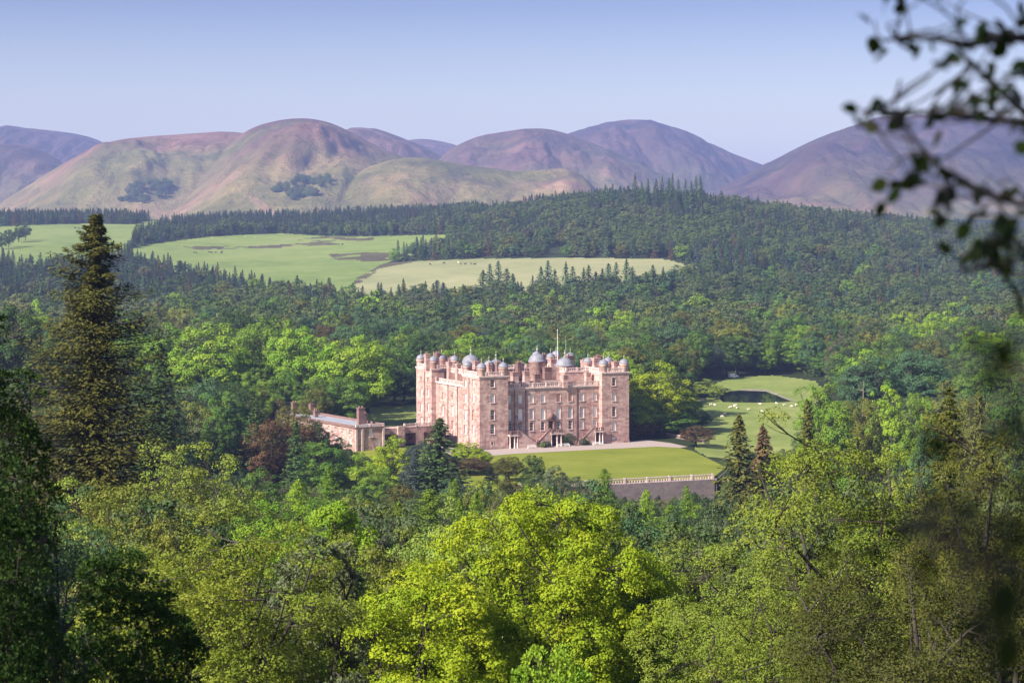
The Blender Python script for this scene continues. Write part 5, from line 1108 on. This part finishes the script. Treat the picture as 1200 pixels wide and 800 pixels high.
# ------------------------------------------------------------------ small things
# benches and shrubs before the castle front
def local(s, t): v = C0 + E1 * s + E2 * t; return (v.x, v.y)
def bench(px, t, label):
    x, y = local(cs(px, t), t); b = empty('garden_bench', (x, y, .036), CYAW); tag(b, label, 'bench', 'pale benches before the castle')
    m = MB()
    for i in range(4): m.box(-1.3, 1.3, -.26 + i * .13, -.16 + i * .13, .42, .46)
    m.build('seat', M_white, b)
    m = MB().box(-1.3, 1.3, .26, .31, .88, .96).box(-1.3, 1.3, .26, .31, .56, .62)
    for i in range(14): m.box(-1.24 + i * .187, -1.17 + i * .187, .27, .30, .621, .879)
    m.build('backrest', M_white, b)
    for x0 in (-1.3, 1.22):
        for y0, h in ((-.27, .66), (.25, .94)): MB().box(x0, x0 + .08, y0, y0 + .08, 0, h if y0 < 0 else .559).build('leg', M_white, b)
        MB().box(x0, x0 + .08, -.3, .25, .663, .71).build('armrest', M_white, b)
bench(623.2, -3.2, 'pale garden bench at the foot of the left outside stair')
bench(657.2, -3.2, 'pale garden bench below the door landing\'s columns'); bench(662.6, -3.2, 'pale garden bench beside the dark green bush at the door')
bench(699.5, -3.2, 'pale garden bench below the right outside stair')
def shrub(name, px, t, W, H, mesh_seed, colname, label, n=5000, leaf=.16):
    x, y = local(cs(px, t), t); p = meshes('broadleaf', broadleaf(mesh_seed, H, W / 2, .02, 30, n, leaf, .25, (.25, .4), 0, .7, limbs=4, wood=.4))
    r = empty(name, (x, y, 0), .4); tag(r, label, 'shrub'); link('trunk', p['wood'], r); c = link('crown', p['crown'], r); c.color = (*COLS[colname], 1)
shrub('shrub', 666.5, -.6, 5.2, 4.0, 901, 'dark green', 'dark green rounded bush right of the front door stair')
shrub('shrub', 640.0, -2.0, 3.2, 1.9, 902, 'grey-green', 'pale flowering shrub against the door stair')
shrub('shrub', 636.0, -2.6, 2.0, 1.5, 903, 'pale green', 'small pale shrub left of the pale flowering one by the door stair')
shrub('shrub', 684.0, -1.9, 2.6, 2.2, 904, 'grey-green', 'grey shrub against the right outside stair')
shrub('shrub', 688.0, -2.2, 1.8, 1.6, 905, 'mid green', 'small green shrub under the right outside stair')
# sheep and cattle: one continuous body each
def skin_mesh(name, verts, edges, radii, mats):
    me = bpy.data.meshes.new(name); me.from_pydata(verts, edges, []); o = bpy.data.objects.new(name, me); COL.objects.link(o)
    md = o.modifiers.new('s', 'SKIN')
    for v, r in zip(me.skin_vertices[0].data, radii): v.radius = (r, r)
    me.skin_vertices[0].data[0].use_root = True
    o.modifiers.new('u', 'SUBSURF').levels = 2
    dg = bpy.context.evaluated_depsgraph_get(); out = bpy.data.meshes.new_from_object(o.evaluated_get(dg)); out.name = name
    bpy.data.objects.remove(o); out.materials.clear()
    for m in mats: out.materials.append(m)
    out.polygons.foreach_set('use_smooth', [True] * len(out.polygons)); return out
M_wool = plain('sheep_wool', (0.52, 0.48, 0.42), 0.95, .12, 6); M_cow = plain('black_cattle_hide', (0.018, 0.016, 0.016), .7); M_cowb = plain('pale_cattle_hide', (0.55, 0.50, 0.44), .7, .1, 3)
def beast(name, L, Hh, fat, graze, m):
    a = L / 2; b = Hh * .62; hd = (a * 1.55, 0, Hh * (.18 if graze else .95)); nk = (a * 1.15, 0, Hh * (.55 if graze else .82))
    v = [(0, 0, b), (-a * .85, 0, b * 1.03), (a * .8, 0, b * 1.05), nk, hd, (hd[0] + L * .14, 0, hd[2] - Hh * .05), (-a * 1.02, 0, b * .9), (-a * 1.05, 0, b * .45)]
    e = [(0, 1), (0, 2), (2, 3), (3, 4), (4, 5), (1, 6), (6, 7)]; r = [fat, fat * .86, fat * .82, fat * .46, fat * .36, fat * .2, fat * .2, .03]
    for sx, hip in ((a * .72, 2), (-a * .78, 1)):
        for sy in (-1, 1):
            k = len(v); bend = .06 * L if sx < 0 else -.02 * L
            v += [(sx, sy * fat * .55, b * .62), (sx - bend, sy * fat * .55, b * .32), (sx, sy * fat * .55, .03)]; r += [fat * .3, fat * .15, fat * .13]; e += [(hip, k), (k, k + 1), (k + 1, k + 2)]
    return skin_mesh(name, v, e, r, [m])
SHEEP = [beast('sheep', 1.05, .8, .33, g, M_wool) for g in (True, False)]
COWS = [beast('cow', 2.0, 1.4, .42, g, M_cow) for g in (True, False)]; PALECOW = beast('cow', 2.0, 1.4, .42, True, M_cowb)
def herd(name, meshes_, spots, cat, group, labels, k=1.0):
    for i, (px, py) in enumerate(spots):
        Y = 700.0 if py > 440 else 1800.0
        for _ in range(60):
            z = land1((px - CX) / F * Y, Y); Y += (HY + (CZ - z) * F / Y - py) * (1.5 if Y < 1000 else 5); Y = min(max(Y, 590), 2600)
        o = link(name, meshes_[i % len(meshes_)]); x = (px - CX) / F * Y; o.location = (x, Y, land1(x, Y) + .0); o.rotation_euler = (0, 0, rs.uniform(0, 6.28)); o.scale = (k, k, k); tag(o, labels[i], cat, group)
sheep_spots = [(811, 473), (814, 474.5), (818, 473), (823, 470.5), (833, 475), (838, 475.5), (856, 478), (861, 477), (864, 479), (862, 476), (830, 485), (849, 486), (893, 483), (891, 474.5), (910, 473.5), (919, 475.5), (928, 477), (933, 475.5), (846, 489), (877, 481)]
sl_ = ['leftmost white sheep of the field below the pond', 'white sheep just right of the leftmost one', 'third white sheep in the field\'s upper left corner', 'white sheep by the willow at the pond\'s left end', 'white sheep left of the middle of the field', 'white sheep paired with another left of the field\'s middle', 'left one of four white sheep bunched in the field', 'top right one of four bunched white sheep', 'lowest of four bunched white sheep', 'highest of four bunched white sheep', 'white sheep alone low at the field\'s left', 'white sheep low in the field left of the olive conifer', 'white sheep alone right of the conifer\'s tip', 'white sheep nearest the water below the pond\'s right half', 'white sheep at the pond\'s right tip', 'white sheep below the pond\'s right tip', 'lower sheep of a pair at the field\'s right', 'upper sheep of a pair at the field\'s right', 'lowest white sheep in the field', 'white sheep midway between the bunch and the single']
herd('sheep', SHEEP, sheep_spots, 'sheep', 'sheep grazing below the pond', sl_, 1.0)
far_sheep = [(262, 278.3), (270, 279), (249, 279.5), (288, 278), (300, 278.4)]
herd('sheep', SHEEP, far_sheep, 'sheep', 'sheep on the far green pasture', ['tiny white sheep on the far green pasture below the hedgerow trees, ' + w for w in ('third from left', 'fourth of five', 'leftmost', 'second last on right', 'rightmost')], 1.25)
cow_spots = [(228, 296.5), (230.5, 297), (245, 296), (248, 296.6), (253, 296.3), (260, 295.6), (259.5, 297), (401, 287)]
herd('cow', COWS, cow_spots, 'cow', 'dark cattle on the far green pasture', ['black cow of the left pair, standing left', 'black cow of the left pair, standing right', 'black cow at left of the loose five on green pasture', 'black cow second from left in the loose five', 'black cow in the middle of the loose five', 'upper black cow at right of the loose five', 'lower black cow at right of the loose five', 'black cow alone beside the dark rushes'], 1.15)
cow2 = [(504, 310.4), (520, 309), (540, 310), (545, 310.2), (552, 309.8), (556, 310.4)]
herd('cow', COWS, cow2, 'cow', 'dark cattle on the pale pasture', ['leftmost black cow on the pale pasture', 'second black cow from left on the pale pasture', 'black cow left of four along the wood edge', 'second black cow of four along the wood edge', 'third black cow of four along the wood edge', 'rightmost black cow on the pale pasture'], 1.15)
herd('cow', [PALECOW], [(537, 308.5)], 'cow', None, ['pale cow among the black ones on the pale pasture'], 1.2)
herd('cow', COWS, [(88, 268), (93, 268.5), (97, 268)], 'cow', 'dark cattle on the western pasture', ['left one of three dark cows left of the very tall conifer', 'middle one of three dark cows left of the very tall conifer', 'right one of three dark cows left of the very tall conifer'], 1.2)
# small white vehicle at the wood's edge behind the pond
vx, vy = g0(859.5, 445.2); van = empty('parked_van', (vx, vy, land1(vx, vy) + .02), R(28)); tag(van, 'small white van parked on grass at the wood edge behind the pond', 'van')
M_vp = plain('white_vehicle_paint', (0.80, 0.80, 0.80), .3); M_tyre = plain('black_rubber', (.02, .02, .02), .8); M_red = plain('red_lens', (.3, .01, .01), .3)
bmv = bmesh.new(); prof = [(-2.1, .35), (-2.15, .9), (-2.05, 1.75), (-1.9, 1.9), (.6, 1.92), (.95, 1.8), (1.45, 1.12), (2.1, .98), (2.2, .7), (2.15, .35)]
va = [bmv.verts.new((x, -.85 + (.08 if z > 1.2 else 0), z)) for x, z in prof]; vb = [bmv.verts.new((x, .85 - (.08 if z > 1.2 else 0), z)) for x, z in prof]
bmv.faces.new(va); bmv.faces.new(vb[::-1])
for i in range(len(prof)): j = (i + 1) % len(prof); bmv.faces.new((va[j], va[i], vb[i], vb[j]))
bmesh.ops.bevel(bmv, geom=list(bmv.edges), offset=.06, segments=2, affect='EDGES', profile=.5); me = bpy.data.meshes.new('body'); bmv.to_mesh(me); bmv.free(); me.materials.append(M_vp); link('body', me, van)
for sy in (-1, 1):
    m = MB().add([(.2, sy * .80, 1.2), (1.3, sy * .80, 1.2), (.85, sy * .775, 1.7), (.2, sy * .775, 1.72)], [(0, 1, 2, 3)]); m.build('side_window', M_glass, van).location.y = sy * .03
    for x in (-1.35, 1.4):
        w = MB(); n = 16; w.add([(x + .33 * math.cos(2 * math.pi * k / n), sy * .66, .33 + .33 * math.sin(2 * math.pi * k / n)) for k in range(n)] + [(x + .33 * math.cos(2 * math.pi * k / n), sy * .89, .33 + .33 * math.sin(2 * math.pi * k / n)) for k in range(n)], [tuple(range(n)), tuple(range(2 * n - 1, n - 1, -1))] + [(k, n + k, n + (k + 1) % n, (k + 1) % n) for k in range(n)]); w.build('wheel', M_tyre, van)
    MB().box(2.12, 2.22, sy * .6 - .15, sy * .6 + .15, .72, .88).build('headlight', M_glass, van); MB().box(-2.2, -2.1, sy * .7 - .08, sy * .7 + .08, .95, 1.25).build('tail_light', M_red, van)
MB().add([(1.0, -.68, 1.78), (1.0, .68, 1.78), (1.47, .74, 1.18), (1.47, -.74, 1.18)], [(3, 2, 1, 0)]).build('windscreen', M_glass, van)
# grey pebbly margin on the pond's right bank
bank = [g0(862, 456.4), g0(876, 455.2), g0(888, 455.6), g0(899, 456.0), g0(906, 458.8), g0(912, 461.0), g0(920, 464.8), g0(934, 469.8), g0(929, 470.0), g0(917, 465.5), g0(907, 461.5), g0(898, 458.1), g0(886, 457.6), g0(872, 457.1)]
patch('pond_shore', bank, M_bankst, .10, 2.0)
# dead snag
sx, sy_ = (1012 - CX) / F * 430, 430.0; sz = land1(sx, sy_); zt = CZ - (446 - HY) / F * 430
rg = np.random.default_rng(5); hh = zt - sz; pth = [(np.array([[0, 0, -1], [.1, 0, hh * .4], [-.1, .1, hh * .8], [0, 0, hh]]), np.array([.42, .34, .2, .07]))]
for i in range(16): a = rg.uniform(0, 6.28); z0 = hh * rg.uniform(.55, .97); l = rg.uniform(.8, 2.6); pth.append((curve((0, 0, z0), (math.cos(a) * l, math.sin(a) * l, z0 + rg.uniform(-.6, .5)), .2, rg, 4), np.array([.09, .06, .04, .02])))
V_, Q_ = tubes(pth, 6); o = link('dead_tree', np_mesh('dead_tree', V_, Q_, [M_dead], smooth=True)); o.location = (sx, sy_, sz); tag(o, 'bare dead tree trunk standing among green crowns above the tall right-hand tree', 'dead tree')

# out-of-focus boughs close to the camera, on a tree that stands just outside the frame
def overhang():
    rg = np.random.default_rng(77); base = Vector((2.55, 4.6, 60.3 - 1.6 + .3)); zb = land1(base.x, base.y)
    root = empty('overhanging_tree', (base.x, base.y, zb)); tag(root, 'blurred dark leafy boughs hanging in from the right, closest to the camera', 'tree')
    O = np.array((base.x, base.y, zb)); W = lambda px, py, Y: np.array(at(px, py, Y)) - O
    paths = [(np.array([[0, 0, -.8], [0, 0, .5], [.05, .05, 2.2], [.1, .0, 4.2], [.0, .1, 6.5]]), np.array([.16, .13, .11, .08, .04]))]
    L = []   # leaf clusters
    def bough(pts, r0, lv, n_side=0, size=.05):
        P = np.array(pts); t = np.linspace(0, 1, 14); Pi = np.stack([np.interp(t, np.linspace(0, 1, len(P)), P[:, k]) for k in range(3)], 1); Pi[1:-1] = (Pi[:-2] + Pi[1:-1] * 2 + Pi[2:]) / 4
        paths.append((Pi, np.linspace(r0, r0 * .25, len(Pi)))); return Pi
    trunk_hi = np.array([.05, .05, 3.3]); trunk_lo = np.array([0, 0, 1.2])
    main = bough([trunk_hi, W(1260, 60, 4.3), W(1190, 40, 4.1), W(1130, 55, 4.0), W(1105, 45, 4.0), W(1050, 45, 3.9)], .016, None)
    b2 = bough([W(1260, 60, 4.3), W(1220, 150, 4.1), W(1150, 85, 4.05), W(1120, 55, 4.0)], .012, None)
    b3 = bough([trunk_hi, W(1300, 150, 4.2), W(1195, 145, 4.0), W(1110, 135, 3.9), W(1060, 130, 3.85), W(1015, 130, 3.8)], .011, None)
    b4 = bough([W(1300, 150, 4.2), W(1215, 250, 4.0), W(1130, 215, 3.9), W(1095, 190, 3.9), W(1070, 165, 3.9)], .008, None)
    b5 = bough([trunk_lo, W(1300, 330, 4.2), W(1200, 300, 4.0), W(1165, 230, 3.95)], .010, None)
    b6 = bough([W(1300, 330, 4.2), W(1215, 400, 4.0), W(1175, 310, 3.9), W(1128, 318, 3.9)], .007, None)
    spots = [(1025, 24), (1043, 26), (1063, 36), (1062, 55), (1030, 48), (1092, 42), (1115, 28), (1140, 44), (1110, 66), (1120, 50), (1160, 56), (1175, 38), (1185, 34), (1200, 30), (1060, 0), (1078, 2), (1105, 1), (1130, 68), (1145, 80), (1122, 95), (1120, 108), (1135, 90), (1155, 98), (1150, 122), (1170, 95), (1184, 88), (1172, 124), (1195, 120), (1186, 96), (1140, 122), (1200, 145), (1190, 150), (1205, 140),
             (1008, 130), (1024, 134), (1053, 132), (1037, 142), (1025, 153), (1064, 144), (1108, 134), (1115, 138), (1104, 145), (1190, 142),
             (1062, 200), (1058, 220), (1068, 208), (1073, 190), (1090, 190), (1100, 192), (1038, 207), (1100, 222), (1110, 228), (1120, 225), (1105, 238), (1098, 245), (1085, 215), (1135, 215), (1150, 232), (1160, 225), (1155, 240), (1178, 226), (1190, 230), (1175, 252), (1142, 256), (1185, 250), (1198, 225),
             (1165, 270), (1172, 278), (1160, 288), (1180, 290), (1190, 300), (1150, 296), (1155, 262), (1120, 298), (1130, 306), (1160, 300), (1175, 312), (1182, 300), (1178, 318), (1195, 280), (1200, 310)]
    sm = np.array([(a, b) for a, b in spots], float); allb = np.concatenate([main, b2, b3, b4, b5, b6])
    P = []; A = []; S = []
    for a, b in sm:
        Y = 3.85 + rg.normal() * .22; c = W(a, b, Y); j = np.argmin(((allb - c) ** 2 * [1, .3, 1]).sum(1)); paths.append((curve(allb[j], c, .02, rg, 4), np.array([.0035, .0028, .002, .0014])))
        for _ in range(int(rg.integers(2, 4))): P.append(c + rg.normal(size=3) * .012); A.append(unit(c - allb[j] + rg.normal(size=3) * .04 + np.array([0, 0, -.02]))); S.append(rg.uniform(.034, .056))
    # fine twigs reaching further in
    for a0, b0, a1, b1 in ((1085, 0, 1140, 60), (1155, -10, 1200, 40), (1050, 130, 1055, 95), (1120, 120, 1200, 115), (1130, 0, 1125, 40), (1170, 40, 1160, 60)): paths.append((curve(W(a0, b0, 3.4), W(a1, b1, 3.8), .02, rg, 6), np.linspace(.002, .003, 6)))
    # the lower boughs, nearer still
    c1 = bough([trunk_lo, W(1380, 640, 2.6), W(1240, 680, 1.5), W(1160, 660, 1.25), W(1060, 610, 1.2)], .004, None); c2 = bough([W(1380, 640, 2.6), W(1230, 600, 1.5), W(1185, 520, 1.3), W(1165, 420, 1.25)], .003, None)
    for a, b in ((1190, 360), (1200, 380), (1195, 420), (1180, 440), (1195, 470), (1185, 410), (1140, 560), (1135, 545), (1165, 600), (1085, 610), (1075, 630), (1110, 640), (1130, 625), (1150, 630), (1170, 620), (1190, 610), (1200, 560), (1195, 640), (1150, 660), (1175, 670), (1190, 690), (1200, 720), (1185, 730), (1165, 690), (1205, 760), (1195, 790), (1200, 660), (1120, 660), (1060, 640), (1020, 590), (1100, 655), (1178, 645), (1205, 600), (1182, 700), (1198, 740), (1160, 715), (1192, 670), (1203, 700)):
        if rg.random() < .35: continue
        Y = 1.25 + rg.normal() * .10; c = W(a, b, Y); al = np.concatenate([c1, c2]); j = np.argmin(((al - c) ** 2).sum(1)); paths.append((curve(al[j], c, .015, rg, 4), np.array([.0025, .002, .0016, .0012])))
        for _ in range(2): P.append(c + rg.normal(size=3) * .014); A.append(unit(rg.normal(size=3) + np.array([-.4, 0, -.3]))); S.append(rg.uniform(.018, .030))
    # and the tree's own head, out of the frame
    for i in range(500):
        a = rg.uniform(0, 6.28); P.append(np.array([.9 + math.cos(a) * rg.uniform(.2, .75), math.sin(a) * .9, rg.uniform(3.2, 6.8)])); A.append(unit(rg.normal(size=3))); S.append(rg.uniform(.04, .06))
    P = np.array(P); A = np.array(A); S = np.array(S); nn = unit(rg.normal(size=P.shape) + np.array([0, -.7, .5]))
    # leaves with six corners
    T = unit(A); B = unit(np.cross(nn, T)); Nn = np.cross(T, B); l = S[:, None]
    V = np.stack([P, P + T * l * .3 + B * l * .30, P + T * l * .68 + B * l * .27 - Nn * l * .06, P + T * l * 1.05 - Nn * l * .12, P + T * l * .68 - B * l * .27 - Nn * l * .06, P + T * l * .3 - B * l * .30], 1).reshape(-1, 3)
    i = np.arange(len(P))[:, None] * 6; Q = np.concatenate([i + [0, 1, 2, 3], i + [0, 3, 4, 5]]); 
    wv, wq = tubes(paths, 6); link('trunk', np_mesh('trunk', wv, wq, [M_bark], smooth=True), root)
    c = link('leaves', np_mesh('leaves', V, Q, [M_leaf], rg.random(len(Q))), root); c.color = (.020, .036, .008, 1)
overhang()

# ------------------------------------------------------------------ the air
bb = bmesh.new(); bmesh.ops.create_cube(bb, size=1.0); me = bpy.data.meshes.new('haze'); bb.to_mesh(me); bb.free()
hz = link('haze', me); ZB, ZT = -16.0, 560.0
hz.scale = (20000, 12600, ZT - ZB); hz.location = (0, 12600 / 2 - 400, (ZB + ZT) / 2); tag(hz, 'thin blue summer haze filling the valley', 'haze', kind='stuff')
hm = bpy.data.materials.new('haze_air'); hm.use_nodes = True; n = hm.node_tree; n.nodes.clear()
out = n.nodes.new('ShaderNodeOutputMaterial'); pv = n.nodes.new('ShaderNodeVolumePrincipled')
pv.inputs['Density'].default_value = HAZE_DENSITY; pv.inputs['Color'].default_value = (*HAZE_COLOR, 1); pv.inputs['Anisotropy'].default_value = HAZE_ANISO; pv.inputs['Density Attribute'].default_value = ''
n.links.new(pv.outputs[0], out.inputs['Volume']); me.materials.append(hm)
